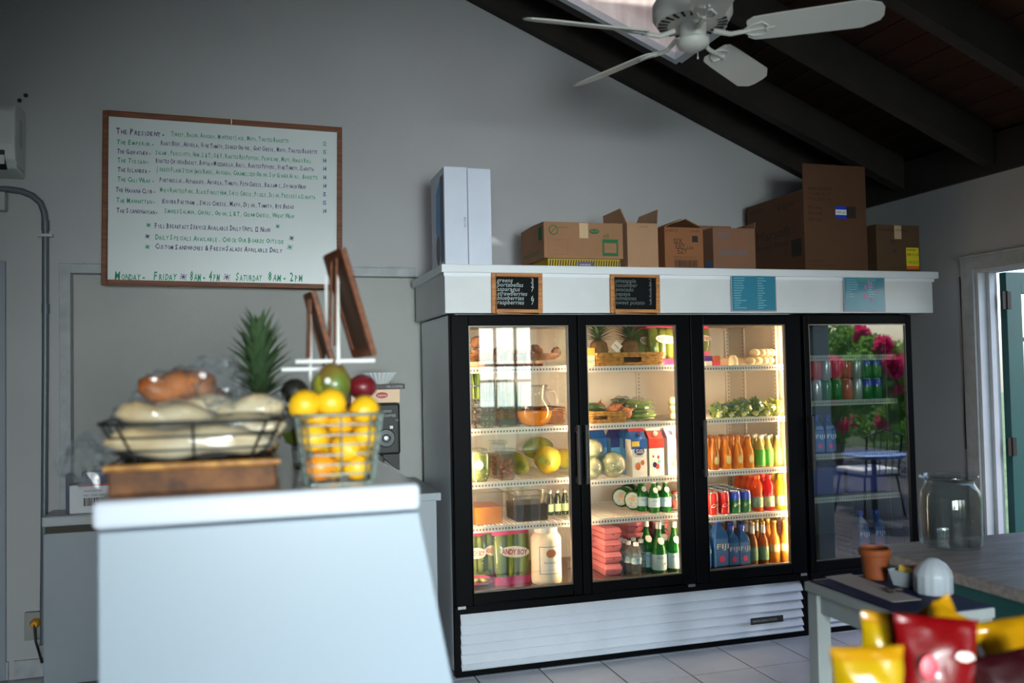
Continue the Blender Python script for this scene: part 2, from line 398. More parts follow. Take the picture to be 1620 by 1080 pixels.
# skylight: white boarded shaft with a frame at its lower end
skm = mat('sunlit white boards', (240, 232, 228), .6, c2=(214, 202, 198), vs=14, stretch=(1, 1, .2), bump=.1)
m = MB(); zt = 4.75
def wall4(xa, ya, xb, yb, t=.02):
    pass
m.add([(SX0,SY1,zr(SX0)+.01),(SX1,SY1,zr(SX1)+.01),(SX1,SY1,zt),(SX0,SY1,zt)], [(0,1,2,3)])
m.add([(SX0,SY0,zr(SX0)+.01),(SX1,SY0,zr(SX1)+.01),(SX1,SY0,zt),(SX0,SY0,zt)], [(0,1,2,3)])
m.add([(SX0,SY0,zr(SX0)+.01),(SX0,SY1,zr(SX0)+.01),(SX0,SY1,zt),(SX0,SY0,zt)], [(0,1,2,3)])
m.add([(SX1,SY0,zr(SX1)+.01),(SX1,SY1,zr(SX1)+.01),(SX1,SY1,zt),(SX1,SY0,zt)], [(0,1,2,3)])
skl = struct(m, 'window_7', [skm]); md = skl.modifiers.new('solid', 'SOLIDIFY'); md.thickness = .02; md.offset = 0
m = MB()
def bar(xa, ya, xb, yb, h=.03):
    m.add([(xa,ya,zr(xa)-.012),(xb,ya,zr(xb)-.012),(xb,yb,zr(xb)-.012),(xa,yb,zr(xa)-.012),(xa,ya,zr(xa)+h),(xb,ya,zr(xb)+h),(xb,yb,zr(xb)+h),(xa,yb,zr(xa)+h)],
          [(0,3,2,1),(4,5,6,7),(0,1,5,4),(1,2,6,5),(2,3,7,6),(3,0,4,7)])
bar(SX0, SY1 - .03, SX1, SY1 + .012); bar(SX0, SY0 - .012, SX1, SY0 + .03); bar(SX1 - .025, SY0 + .03, SX1 + .015, SY1 - .03); bar(SX0 - .015, SY0 + .03, SX0 + .025, SY1 - .03)
m.build('skylight_frame', TRIMM, skl)
MB().box(SX0, SX1, SY0, SY1, zt - .02, zt - .012).build('pane', glassy('skylight acrylic', (250, 250, 250), .6, .1, .05), skl)
# baseboards, door casing at left, door at right
struct(MB().box(-1.14, -.965, YB - .016, YB - .0005, 0, .09).box(XL, -1.165, YB - .016, YB - .0005, 0, .09), 'baseboard_back', [TRIMW])
m = MB(); m.box(-1.26, -1.175, YB - .022, YB - .0005, .0, 2.11); m.box(-2.2, -1.26, YB - .022, YB - .0005, 2.02, 2.11)
GTRIM = mat('shade toned door paint', (142, 150, 160), .5, var=.06, vs=4)  # darker copy of the white trim: the left corner's shade in its colour
d1 = struct(m, 'door_1', [GTRIM], bevel=.003)
MB().box(-2.1, -1.262, YB - .012, YB - .0005, .01, 2.018).build('door_panel', GTRIM, d1)
m = MB(); m.box(XR - .02, XR - .0005, DY1, DY1 + .09, 0, DZ + .07); m.box(XR - .02, XR - .0005, DY0 - .09, DY0, 0, DZ + .07); m.box(XR - .02, XR - .0005, DY0, DY1, DZ, DZ + .07)
m.box(XR - .028, XR - .0005, DY0 - .1, DY1 + .1, DZ + .07, DZ + .082)
struct(m, 'trim_4', [TRIMW], bevel=.003)
m = MB(); m.box(XR - .004, X1 + .01, DY1 - .02, DY1 - .0005, 0, DZ); m.box(XR + .05, XR + .085, DY1 - .045, DY1 - .02, 0, DZ - .02)
m.box(XR - .004, X1 + .01, DY0 + .0005, DY0 + .02, 0, DZ); m.box(XR - .004, X1 + .01, DY0 + .02, DY1 - .02, DZ - .02, DZ - .0005)
d2 = struct(m, 'door_2', [TRIMM], bevel=.002)
# open green door leaf, hinged on the far jamb and swung outwards
lx, ly = X1 + .02, DY1 - .025
leaf = bpy.data.objects.new('door_leaf', None); bpy.data.objects.remove(leaf)
m = MB(); Wd = .9; th = .045
m.box(0, .11, -th, 0, .02, 2.0); m.box(Wd - .11, Wd, -th, 0, .02, 2.0); m.box(.11, Wd - .11, -th, 0, 1.88, 2.0); m.box(.11, Wd - .11, -th, 0, .02, .75); m.box(.11, Wd - .11, -th, 0, .75, .85)
for z in (1.1, 1.36, 1.62): m.box(.11, Wd - .11, -th + .01, -.01, z - .012, z + .012)
m.box(Wd / 2 - .012, Wd / 2 + .012, -th + .01, -.01, .85, 1.88)
lf = m.build('door_leaf', TEALP, d2, loc=(lx, ly, 0), rot=(0, 0, math.radians(2)), bevel=.003)
MB().box(.11, Wd - .11, -.026, -.02, .85, 1.88).build('pane', GLASSW, lf)
for z in (1.84, 1.02, .2):
    MB().box(-.032, .0, -th - .004, -th + .002, z - .05, z + .05).box(.002, .03, -th - .004, -th + .002, z - .05, z + .05).tube([(0, -th - .004, z - .052), (0, -th - .004, z + .052)], .007, 8).build('hinge', mat('dark iron', (52, 46, 42), .5, metal=.6), lf)
# wall cable beside the door
cb = MB().tube([(XR - .006, 4.135 + .004 * math.sin(z * 7), z) for z in [1.0 + .09 * i for i in range(12)]], .004, 6).build('wall_cable', mat('grey cable', (70, 70, 70), .6)); tag(cb, 'thin grey cable running down wall beside the right door casing', 'cable')
# ------------------------------------------------------------------ valance over the fridges
m = MB(); m.box(.935, 3.86, 4.262, 4.285, 1.79, 1.99); m.box(.935, .957, 4.285, YB, 1.79, 1.99); m.box(3.84, 3.86, 4.285, YB, 1.79, 1.99)
va = struct(m, 'trim_5', [mat('valance paint', (216, 218, 220), .45, var=.06, vs=5)], bevel=.002)
MB().box(.915, 3.885, 4.235, YB - .001, 1.99, 2.03).build('top_board', WHITE, va, bevel=.004)
MB().box(.93, 3.87, 4.256, 4.262, 1.972, 1.99).build('moulding', WHITE, va)
# ================================================================== fridges
FG = glassy('fridge door glass', (238, 242, 240), 2.0, 0, 0, .105)
X_BACK1 = at(1010, 600, 4.97).x; X_BACK2 = at(1163, 600, 4.97).x
def bar_mat(name, c, s): return mat(name, c, .5, emit=c, es=s)
TUBE = bar_mat('warm lamp tube', (255, 212, 165), 150)
def fridge(label, x0, x1, doors, shelves, floor_z, lit, body, nm):
    LINER = globals()['LINER'] if lit else mat('shade toned fridge liner', (84, 96, 94), .45)  # unlit fridge gets a darker liner copy, its shade put into the colour
    WIREW = globals()['WIREW'] if lit else mat('shade toned coated wire', (150, 156, 150), .4)  # wire copy darkened the same way for the unlit interior
    """doors: (x0, x1, glass x0, glass x1, handle x, hinge side)   shelves: list per bay (x0, x1, [z...])"""
    yf, yb = 4.28, 5.03; r = empty('glass_door_fridge', (x0, yf, 0), label, 'fridge', None)
    o = Vector((x0, yf, 0))
    w = x1 - x0; D = yb - yf
    m = MB(); t = .05; y0 = .05; top = 1.785
    m.box(0, t, y0, D, .02, top); m.box(w - t, w, y0, D, .02, top); m.box(t, w - t, D - t, D, .02, top); m.box(t, w - t, y0, D - t, top - .04, top); m.box(t, w - t, y0, D - t, .3, floor_z - .012)
    m.build('cabinet', body, r, bevel=.004)
    MB().box(t, w - t, y0, D - t, floor_z - .012, floor_z).build('inner_floor', mat('metal fridge floor', (150, 120, 100), .25, metal=.8), r)
    m = MB(); e = .003
    m.box(t, t + e, y0 + .02, D - t, floor_z, top - .04); m.box(w - t - e, w - t, y0 + .02, D - t, floor_z, top - .04); m.box(t + e, w - t - e, D - t - e, D - t, floor_z, top - .04); m.box(t + e, w - t - e, y0, D - t - e, top - .043, top - .04)
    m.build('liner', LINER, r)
    # front face frame and mullions behind the doors
    m = MB(); m.box(.0, w, .03, .05, 1.735, top); m.box(0, w, .03, .05, .30, .385)
    m.box(0, .05, .03, .05, .385, 1.735); m.box(w - .05, w, .03, .05, .385, 1.735)
    for a, b_ in zip(doors[:-1], doors[1:]): xm = (a[1] + b_[0]) / 2 - x0; m.box(xm - .03, xm + .03, .03, .05, .385, 1.735)
    m.build('face_frame', BLACK, r)
    # base with grille
    m = MB(); m.box(0, w, 0.012, .05, 0.0, .028); m.box(0, .028, .012, .05, .028, .31); m.box(w - .036, w, .012, .05, .028, .31); m.box(0.028, w - .036, .035, .05, .028, .31); m.box(0, w, -.0, .03, .308, .345)
    m.build('base_frame', BLACK, r, bevel=.002)
    for k in range(6):
        zt = .302 - k * .0475; zb = max(zt - .052, .031)
        sl_ = MB().add([(.03, .028, zt), (w - .038, .028, zt), (w - .038, .0, zb + .006), (.03, .0, zb + .006), (.03, .034, zt - .004), (w - .038, .034, zt - .004), (w - .038, .006, zb), (.03, .006, zb)],
                       [(0,1,2,3),(7,6,5,4),(3,2,6,7),(0,4,5,1),(0,3,7,4),(1,5,6,2)])
        if zt - .03 > .03: sl_.build('louvre', mat('louvre white', (206, 212, 222), .4, var=.05, vs=10), r)
    # shelves
    for (bx0, bx1, zs) in shelves:
        for z in zs:
            a, b_ = bx0 - x0, bx1 - x0
            m = MB(); m.box(a, b_, .074, .080, z - .029, z + .003); m.box(a, b_, D - .09, D - .082, z - .01, z - .002); m.box(a, a + .006, .074, D - .09, z - .01, z - .002); m.box(b_ - .006, b_, .074, D - .09, z - .01, z - .002)
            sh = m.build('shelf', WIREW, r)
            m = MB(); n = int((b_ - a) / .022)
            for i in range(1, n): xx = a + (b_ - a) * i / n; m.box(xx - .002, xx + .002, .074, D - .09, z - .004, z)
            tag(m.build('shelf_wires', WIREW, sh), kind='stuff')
            m = MB(); n = int((b_ - a) / .017)
            for i in range(n): xx = a + .008 + (b_ - a - .012) * i / n; m.box(xx, xx + .008, .0730, .074, z - .019, z - .009)
            tag(m.build('rail_slots', mat('rail slot', (120, 96, 74), .8), sh), kind='stuff')
    # perforated standards on the back and side walls
    xsn = sorted({round(s[0] - x0, 3) for s in shelves} | {round(s[1] - x0, 3) for s in shelves})
    cols = [(v - x0, D - t - .014) for v in ((X_BACK1, X_BACK2) if lit else ())]
    for (xc, yc) in [(xsn[0] + .01 if i == 0 else xsn[-1] - .01 if i == 3 else c_[0], c_[1]) for i, c_ in enumerate([(0, D - t - .014)] + cols[:2] + [(0, D - t - .014)])]:
        if len(cols) < 2 and xc < .02: continue
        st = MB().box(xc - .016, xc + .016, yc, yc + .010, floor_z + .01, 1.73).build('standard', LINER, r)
        m = MB()
        for i in range(60): z = floor_z + .03 + i * .022; m.box(xc - .004, xc + .004, yc - .0008, yc, z, z + .011)
        tag(m.build('standard_slots', mat('slot shade', (140, 122, 106), .9), st), kind='stuff')
    for yc in (.16, .5):
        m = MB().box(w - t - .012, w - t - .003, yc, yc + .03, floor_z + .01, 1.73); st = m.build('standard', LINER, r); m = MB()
        for i in range(60): z = floor_z + .03 + i * .022; m.box(w - t - .013, w - t - .012, yc + .011, yc + .019, z, z + .011)
        tag(m.build('standard_slots', mat('slot shade', (140, 122, 106), .9), st), kind='stuff')
    # lamps
    for xl in lit:
        MB().tube([(xl - x0, .060, .43), (xl - x0, .060, 1.71)], .009, 10).build('lamp_tube', TUBE, r, smooth=40)
    # doors
    for (a, b_, g0, g1, hx, hs) in doors:
        d = MB().box(a - x0 + .002, g0 - x0, 0, .03, .35, 1.78).box(g1 - x0, b_ - x0 - .002, 0, .03, .35, 1.78).box(g0 - x0, g1 - x0, 0, .03, 1.728, 1.78).box(g0 - x0, g1 - x0, 0, .03, .35, .405).build('door', BLACK, r, bevel=.004)
        MB().frame(g0 - x0, g1 - x0, .405, 1.728, .006, .004, .028).build('glass_trim', mat('dull metal strip', (120, 112, 104), .35, metal=.8), d)
        MB().box(g0 - x0 + .006, g1 - x0 - .006, .010, .013, .411, 1.722).build('glass_pane', FG, d)
        h = hx - x0; MB().tube([(h, -.035, .915), (h, -.035, 1.215)], .011, 10).box(h - .009, h + .009, -.03, 0, .92, .95).box(h - .009, h + .009, -.03, 0, 1.18, 1.21).build('handle', BLACKM, d, smooth=40)
        sx_ = (a + .03 if hs < 0 else b_ - .03) - x0
        MB().box(sx_ - .02, sx_ + .02, -.006, .02, .335, .349).build('hinge', STEEL, d)
    return r
SH1 = (1.518, 1.206, .936, .715); SH2 = (1.512, 1.209, .915, .712); SH3 = (1.503, 1.213, .927, .681); SH4 = (1.55, 1.292, .987, .742)
FZ = .392
fr1 = fridge('tall white three-door glass merchandiser fridge with lit shelves and louvred base', .963, 2.972,
    [(.966, 1.634, 1.057, 1.586, 1.615, -1), (1.636, 2.279, 1.684, 2.200, 1.658, 1), (2.281, 2.968, 2.359, 2.873, 2.335, 1)],
    [(1.02, 1.64, SH1), (1.65, 2.30, SH2), (2.31, 2.915, SH3)], FZ, [1.03, 1.64, 2.262, 2.905], WHITE, 1)
pl_ = MB().box(2.60 - .963, 2.80 - .963, -.004, -.001, .098, .133).build('maker_plate', BLACKM, fr1)
text('REFRIGERATION', .016, mat('plate silver', (150, 150, 155), .4), pl_, (1.645, -.0045, .110), width=.15)
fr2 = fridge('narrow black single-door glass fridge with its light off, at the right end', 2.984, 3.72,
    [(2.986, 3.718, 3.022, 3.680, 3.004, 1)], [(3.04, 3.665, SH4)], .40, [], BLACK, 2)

# ================================================================== things in the fridges
def X(px, py, y): return at(px, py, y).x
GR = {}
def bottle_mesh(prof, n=14): return MB().lathe(prof, n)
def bottle(name, label, cat, prof, bodym, capm, cap, loc, lab=None, labm=None, liquidm=None, liqtop=None, group=None, print_=None, printm=None, n=14, neckm=None, neck=None):
    """prof (r, z) outer shape; cap (r, z0, z1); lab (z0, z1) label wrap; radius taken from the profile"""
    r = empty(name, loc, label, cat, group)
    MB().lathe(prof, n).build('body', bodym, r, smooth=50)
    if liquidm:
        lp = [(max(q - .0018, .001), z + (.002 if i == 0 else 0)) for i, (q, z) in enumerate(prof) if z < liqtop]
        q1 = lp[-1][0]; lp.append((q1, liqtop)); MB().lathe(lp, n).build('contents', liquidm, r, smooth=50)
    if cap: MB().lathe([(cap[0], cap[1]), (cap[0], cap[2] - .002), (cap[0] * .85, cap[2])], n).build('cap', capm, r, smooth=50)
    def rad(z):
        for (r0, z0), (r1, z1) in zip(prof[:-1], prof[1:]):
            if z0 <= z <= z1 and z1 > z0: return r0 + (r1 - r0) * (z - z0) / (z1 - z0)
        return max(q for q, _ in prof)
    L = None
    if lab:
        zs = [lab[0] + (lab[1] - lab[0]) * i / 4 for i in range(5)]
        L = MB().lathe([(rad(z) + .0007, z) for z in zs], n).build('label', labm, r, smooth=60)
    if neck:
        zs = [neck[0] + (neck[1] - neck[0]) * i / 4 for i in range(5)]
        MB().lathe([(rad(z) + .0007, z) for z in zs], n).build('neck_foil', neckm, r, smooth=60)
    if print_:
        R = rad((lab[0] + lab[1]) / 2) if lab else rad(print_[2]); s_, sz, z_, wd = print_
        tx = text(s_, sz, printm, L or r, (0, 0, 0), (0, 0, 0), width=wd, align='CENTER')
        for v in tx.data.vertices:             # wrap the print round the label
            a = v.co.x / R; h = v.co.y; v.co = Vector((math.sin(a) * (R + .0014), -math.cos(a) * (R + .0014), z_ + h))
    return r
def row(proto, pts, labels, group=None, jitter=.0, rzs=None):
    """proto already stands at pts[0]"""
    proto.location = pts[0]; proto['label'] = labels[0]
    if group: proto['group'] = group
    for p, l in zip(pts[1:], labels[1:]):
        dup(proto, p, l, rz=random.uniform(-.5, .5) if rzs is None else rzs)
ORD = ['front', 'second', 'third', 'fourth', 'fifth']
PINK = mat('pink plastic film', (226, 60, 122), .3, var=.15, vs=20, coat=.3)
GREENV = mat('romaine green', (158, 160, 84), .5, c2=(88, 108, 42), vs=14, stretch=(1, 1, .25), coat=.3)
PALEG = mat('pale romaine rib', (206, 212, 128), .45, c2=(150, 176, 70), vs=10, coat=.3)
MAG = mat('magenta print', (176, 28, 78), .5)
# --- shape helpers
def wicker(name, label, cat, loc, w, d, h, m_, group=None, hole=None, rz=0, flare=.06, rows=None):
    r = empty(name, loc, label, cat, group, rz)
    rows = rows or max(4, int(h / .009)); mm = MB()
    for k in range(rows):
        z = h * (k + .5) / rows; f = 1 + flare * (z / h - .5); pts = []; n = 56
        per = [(-w/2, -d/2), (w/2, -d/2), (w/2, d/2), (-w/2, d/2)]
        for e in range(4):
            a = Vector(per[e]); b_ = Vector(per[(e+1) % 4]); nn = 18 if e % 2 == 0 else 12
            nrm = Vector((b_ - a)).normalized(); nrm = Vector((nrm.y, -nrm.x))
            for i in range(nn):
                p = a.lerp(b_, i / nn) * f + nrm * (.002 if (i + k) % 2 else -.002); pts.append((p.x, p.y, z))
        if hole and hole[2] < z < hole[3]:
            A = [p for p in pts if not (hole[0] < p[0] < hole[1] and p[1] < 0)]
            i0 = max(i for i, p in enumerate(pts) if p[0] <= hole[0] and p[1] < -d * .4 and i < 18)
            seq = pts[i0+1:]; seq = [p for p in seq if not (hole[0] < p[0] < hole[1] and p[1] < 0)] + pts[:i0+1]
            mm.tube(seq, h / rows * .52, 5)
        else: mm.tube(pts, h / rows * .52, 5, closed=True)
    mm.build('woven_side', m_, r, smooth=60)
    f1 = 1 + flare / 2; mm = MB(); mm.tube([(-w/2*f1,-d/2*f1,h),(w/2*f1,-d/2*f1,h),(w/2*f1,d/2*f1,h),(-w/2*f1,d/2*f1,h)], h * .05 + .003, 6, closed=True); mm.build('rim', m_, r, smooth=60)
    MB().box(-w/2*.97, w/2*.97, -d/2*.97, d/2*.97, 0, .004).build('base', m_, r)
    return r
def lettuce_bag(label, loc, w, h, d, rz=0, tilt=0., group='bagged romaine hearts in the fridge', txt='ANDY BOY'):
    r = empty('romaine_bag', loc, label, 'lettuce', group, rz); mm = MB(); nx, nz = 14, 12
    # leaves inside: three or four hearts side by side
    for i in range(3):
        xc = (i - 1) * w * .29
        mm2 = MB().lathe([(.001, .02), (w*.10, .03), (w*.15, h*.25), (w*.18, h*.55), (w*.17, h*.82), (w*.08, h*.95)], 12, (xc, 0, 0), 0, mod=lambda a, z: 1 + .10 * math.sin(a * 5 + z * 60), sy=min(1, d / w * 1.8))
        mm2.build('romaine_heart', GREENV, r, smooth=70)
    # printed film: pink bands top and bottom
    def band(z0, z1, nm, m_, bulge=.5, lift=0):
        b_ = MB(); vs = []; n = 24
        for j in range(5):
            z = z0 + (z1 - z0) * j / 4; q = math.sin(PI * min(max(z / h, .06), .94)) ** bulge
            for k in range(n):
                a = 2 * PI * k / n; ca, sa = math.cos(a), math.sin(a); e = .7
                x = w / 2 * abs(ca) ** e * (1 if ca > 0 else -1); y = (d / 2 * q + lift) * abs(sa) ** e * (1 if sa > 0 else -1)
                jit = .003 * noise.noise(Vector((x * 60, y * 60, z * 60)))
                vs.append((x * (1 + jit * 8), y * 1.03 + jit, z + jit))
        fs = [(j*n+k, j*n+(k+1)%n, (j+1)*n+(k+1)%n, (j+1)*n+k) for j in range(4) for k in range(n)]
        b_.add(vs, fs); return b_.build(nm, m_, r, smooth=60)
    band(.0, h * .14, 'pink_band', PINK); band(h * .88, h, 'pink_band', PINK); band(h * .14, h * .88, 'film', glassy('lettuce film', (238, 244, 222), 1.5, .12, .0, .05))
    ov = MB(); n = 20; ov.add([(0, 0, 0)] + [(math.cos(2*PI*k/n) * w * .40, -.0 , math.sin(2*PI*k/n) * h * .10) for k in range(n)], [(0, (k+1) % n + 1, k + 1) for k in range(n)])
    o_ = ov.build('print_panel', mat('print cream', (238, 226, 205), .5), r, loc=(0, -d / 2 * 1.06 - .002, h * .58), rot=(0, .10, 0)); 
    text(txt, h * .13, MAG, o_, (-w * .35, -.001, -h * .045), width=w * .70, bold=.03)
    r.rotation_euler = (tilt, 0, rz)
    return r
def tuber(name, label, cat, loc, r3, rot, m_, group, lump=.25, seed=1, n=12, parts=None, sink=None):
    q = Matrix.Rotation(rot[2], 3, 'Z') @ Matrix.Rotation(rot[1], 3, 'Y') @ Matrix.Rotation(rot[0], 3, 'X')
    ob = MB().ell((0, 0, 0), r3, n, 9, rot=q, lump=lump, seed=seed).build(name, m_, None, smooth=80)
    ob.location = loc; return tag(ob, label, cat, group)

# ---------------------------------------------------------------- bay 1, top shelf: tray of tubers, small jars
z = SH1[0] + .004
wk = wicker('wicker_tray', 'low brown wicker tray holding tubers on top shelf of left fridge bay', 'tray', (1.32, 4.60, z + .033), .50, .36, .03, WICKD)
pk = MB().box(-.055, .055, -.05, .05, 0, .028).build('pastry_pack', mat('pink paper pack', (214, 150, 126), .6), None, loc=(1.115, 4.44, z), bevel=.006); tag(pk, 'flat pinkish pack under left end of wicker tray, top shelf of left bay', 'package')
tb = mat('brown tuber skin', (124, 84, 58), .8, c2=(70, 44, 28), vs=25, bump=.3)
spec = [(.0,0,.055,.035,.034),( .09,.02,.045,.03,.03),(.035,-.01,.05,.03,.028)]
TL = ['plump brown tuber stacked highest at left end of wicker tray', 'pale broken brown tuber at front left of wicker tray', 'round brown tuber lying second from left in wicker tray', 'knobbly brown tuber with pale cut, middle of wicker tray', 'small dark tuber right of middle in wicker tray', 'upright reddish tuber behind the pitcher side of wicker tray', 'reddish tuber leaning at right end of wicker tray']
zz = z + .033 + .028
for i, (px, py, y, rr) in enumerate([(757, 541, 4.47, (.045, .035, .032)), (752, 558, 4.45, (.03, .03, .022)), (770, 559, 4.50, (.036, .03, .024)), (789, 557, 4.50, (.034, .03, .03)), (803, 562, 4.54, (.03, .028, .022)), (850, 553, 4.60, (.022, .026, .04)), (880, 557, 4.58, (.028, .026, .036))]):
    p = at(px, py, y); tuber('root_tuber', TL[i], 'vegetable', (p.x, y, p.z), rr, (0, .2 * i, .7 * i), tb, 'tubers in the wicker tray', .3, i)
# small brown-red jars at right of the top shelf
JB = [(.001, 0), (.024, 0), (.026, .01), (.026, .06), (.02, .072), (.02, .085)]
RJ = liquid('red brown preserve', (120, 44, 24), .3); LIDG = mat('gold lid', (196, 150, 78), .35, metal=.7)
j0 = bottle('preserve_jar', '', 'jar', JB, RJ, LIDG, (.022, .078, .094), (0, 0, 0), lab=(.015, .055), labm=mat('cream label', (226, 206, 170), .6))
pts = [(1.36 + i * .058, 4.80, z + .001) for i in range(5)]
row(j0, pts, ['small red-brown preserve jar behind tray, %s on top shelf' % s for s in ('leftmost of five', 'second of five from left', 'middle one of five', 'fourth of five from left', 'rightmost of five')], 'preserve jars behind the tray')
# ---------------------------------------------------------------- bay 1, second shelf
z = SH1[1] + .001
clam = empty('berry_clamshell', (0, 0, 0), '', 'fruit pack')
MB().box(-.06, .06, -.045, .045, 0, .032).build('tray', glassy('berry pack plastic', (240, 244, 244), 1.6, .05, .05, .08), clam, bevel=.006)
MB().box(-.062, .062, -.047, .047, .032, .037).build('lid', CLEAR, clam)
bb = MB(); random.seed(3)
for i in range(34): bb.ell((random.uniform(-.05, .05), random.uniform(-.036, .036), random.choice((.011, .022))), (.009, .009, .009), 7, 5, lump=.15, seed=i)
bk_ = bb.build('blackberries', mat('blackberry', (44, 26, 34), .35, coat=.4), clam, smooth=70); bk_['kind'] = 'stuff'
bx = X(764, 660, 4.44)
row(clam, [(bx + .002 * (k % 2), 4.44, z + .038 * k) for k in range(4)], ['clear clamshell of blackberries, %s in stack of four at left' % s for s in ('lowest', 'second from bottom', 'second from top', 'topmost')], 'stacked blackberry clamshells', rzs=0)
dup(clam, (bx + .145, 4.50, z), 'single clear clamshell of blackberries lying right of the clamshell stack', rz=.15)
asp = empty('asparagus_bunch', (X(752, 632, 4.47), 4.47, z + .153), 'upright bunch of green asparagus tied with band on blackberry stack', 'vegetable')
ASG = mat('asparagus green', (118, 142, 46), .5, c2=(70, 98, 28), vs=12)
random.seed(5)
for i in range(13):
    a = random.uniform(0, 6.28); q = random.uniform(0, .024) ; x_, y_ = q * math.cos(a), q * math.sin(a); hh = random.uniform(.125, .165)
    MB().tube([(x_, y_, 0), (x_ * 1.05, y_ * 1.05, hh * .6), (x_ * 1.5, y_ * 1.4, hh)], [.006, .006, .0015], 7).build('spear', ASG, asp, smooth=60)
MB().lathe([(.031, .062), (.032, .066), (.031, .070)], 14).build('band', mat('blue rubber band', (60, 70, 110), .6), asp)
wb2 = wicker('wicker_basket', 'dark brown wicker basket behind juice pitcher on second shelf', 'basket', (1.345, 4.72, z), .30, .22, .075, WICKD)
wb3 = wicker('wicker_basket', 'brown wicker basket right of juice pitcher on second shelf', 'basket', (1.585, 4.66, z), .12, .22, .085, WICKD)
for i, (dx_, ht) in enumerate([(-.085, .20), (-.04, .22), (.01, .215), (.055, .22), (.10, .20)]):
    g = empty('bean_bag', (1.345 + dx_, 4.74, z + .03), ['leftmost green herb bundle standing in dark basket behind pitcher', 'second green herb bundle from left in dark basket behind pitcher', 'middle green herb bundle standing in dark basket behind pitcher', 'fourth green herb bundle from left in dark basket behind pitcher', 'rightmost green herb bundle standing in dark basket behind pitcher'][i], 'vegetable', 'herb bundles in the dark basket')
    mm = MB()
    for k in range(7): a = k * .9; mm.tube([(.012 * math.cos(a), .012 * math.sin(a), 0), (.016 * math.cos(a), .016 * math.sin(a), ht * .6), (.024 * math.cos(a + .2), .02 * math.sin(a), ht)], [.004, .005, .002], 6)
    mm.build('stalks', mat('herb green', (96, 128, 44), .5, c2=(46, 80, 24), vs=20), g, smooth=60)
    MB().lathe([(.018, 0), (.022, .05), (.026, ht * .7), (.03, ht)], 12).build('sleeve', FILM, g, smooth=60)
# round pitcher of orange juice
pit = empty('juice_pitcher', (X(846, 670, 4.45), 4.45, z), 'round clear glass pitcher with orange juice in lower third, second shelf', 'pitcher')
pp = [(.045, 0), (.075, .018), (.094, .055), (.096, .085), (.080, .125), (.062, .15), (.060, .175), (.068, .20), (.072, .213)]
MB().lathe(pp, 28).build('bowl', JAR, pit, smooth=60)
MB().lathe([(.001, .004), (.043, .004), (.073, .020), (.092, .055), (.0935, .078), (.001, .078)], 28).build('juice', liquid('orange juice', (255, 184, 34), .6), pit, smooth=40)
MB().lathe([(.070, .205), (.074, .209), (.074, .216), (.069, .214)], 28).build('rim', JAR, pit, smooth=60)
MB().tube([(.065, 0, .19), (.11, 0, .18), (.13, 0, .13), (.12, 0, .085), (.09, 0, .07)], .007, 8).build('handle', JAR, pit, smooth=60)
# ---------------------------------------------------------------- bay 1, third shelf
z = SH1[2] + .001
sb = empty('salad_tub', (X(757, 760, 4.42), 4.42, z), 'clear round tub of green salad with white round sticker, far left', 'salad tub')
MB().lathe([(.040, 0), (.058, .03), (.062, .10), (.060, .14), (.045, .165), (.02, .172)], 22).build('tub', CLEAR, sb, smooth=50)
MB().lathe([(.001, .004), (.038, .004), (.056, .03), (.058, .10), (.052, .14), (.001, .15)], 20, mod=lambda a, z_: 1 + .04 * math.sin(a * 7 + z_ * 120)).build('salad', mat('chopped salad', (204, 208, 120), .6, c2=(110, 150, 50), vs=60, bump=.4), sb, smooth=70)
MB().lathe([(.024, 0), (.024, .001)], 18).build('sticker', PAPERW, sb, loc=(-.012, -.0625, .088), rot=(PI/2, 0, -.1))
for i, (px, lb) in enumerate([(788, 'square clear tub of brown nuts behind, its lid higher, third shelf'), (800, 'front clear tub of brown nuts between salad and papaya')]):
    yy = 4.52 if i == 0 else 4.42; hh = .185 if i == 0 else .15
    nb = empty('nut_tub', (X(px, 755, yy), yy, z), lb, 'nut tub', 'nut tubs on the third shelf')
    MB().lathe([(.048, 0), (.058, .01), (.060, hh * .75), (.05, hh * .85), (.05, hh)], 4).build('tub', CLEAR, nb, rot=(0, 0, PI/4), bevel=.008)
    mm = MB(); random.seed(20 + i)
    for k in range(46): mm.ell((random.uniform(-.032, .032), random.uniform(-.032, .032), .012 + .0023 * k * (hh / .18)), (.012, .008, .007), 6, 5, lump=.4, seed=k, rot=Matrix.Rotation(k, 3, 'Z'))
    nn = mm.build('nuts', mat('brown nuts', (190, 122, 74), .6, c2=(130, 74, 40), vs=40), nb, smooth=60); nn['kind'] = 'stuff'
    MB().box(-.044, .044, -.044, .044, hh - .004, hh + .012).build('lid', CLEAR, nb, bevel=.004)
PAP = mat('papaya skin', (214, 176, 44), .45, c2=(120, 138, 30), vs=7, bump=.06, coat=.2); PAP2 = mat('green papaya skin', (150, 150, 42), .5, c2=(72, 84, 24), vs=8, coat=.2)
def papaya(label, px, py, y, r, L, ax, m_, seed):
    e = empty('papaya', (0, 0, 0), label, 'fruit', 'papayas on the third shelf'); p = at(px, py, y)
    prof = [(.001, 0), (r * .22, .004), (r * .7, L * .12), (r * .95, L * .32), (r, L * .52), (r * .85, L * .75), (r * .5, L * .92), (r * .16, L * .985), (.001, L)]
    MB().lathe(prof, 20, mod=lambda a, z_: 1 + .025 * math.cos(5 * a)).build('flesh', m_, e, smooth=80)
    MB().lathe([(r * .16, -.004), (r * .2, .002), (r * .1, .006)], 8).build('stem_end', mat('papaya stem', (132, 140, 60), .7), e)
    v = Vector(ax).normalized(); e.rotation_mode = 'QUATERNION'; e.rotation_quaternion = v.to_track_quat('Z', 'Y'); e.location = (p.x, y, z + r + .002)
    return e
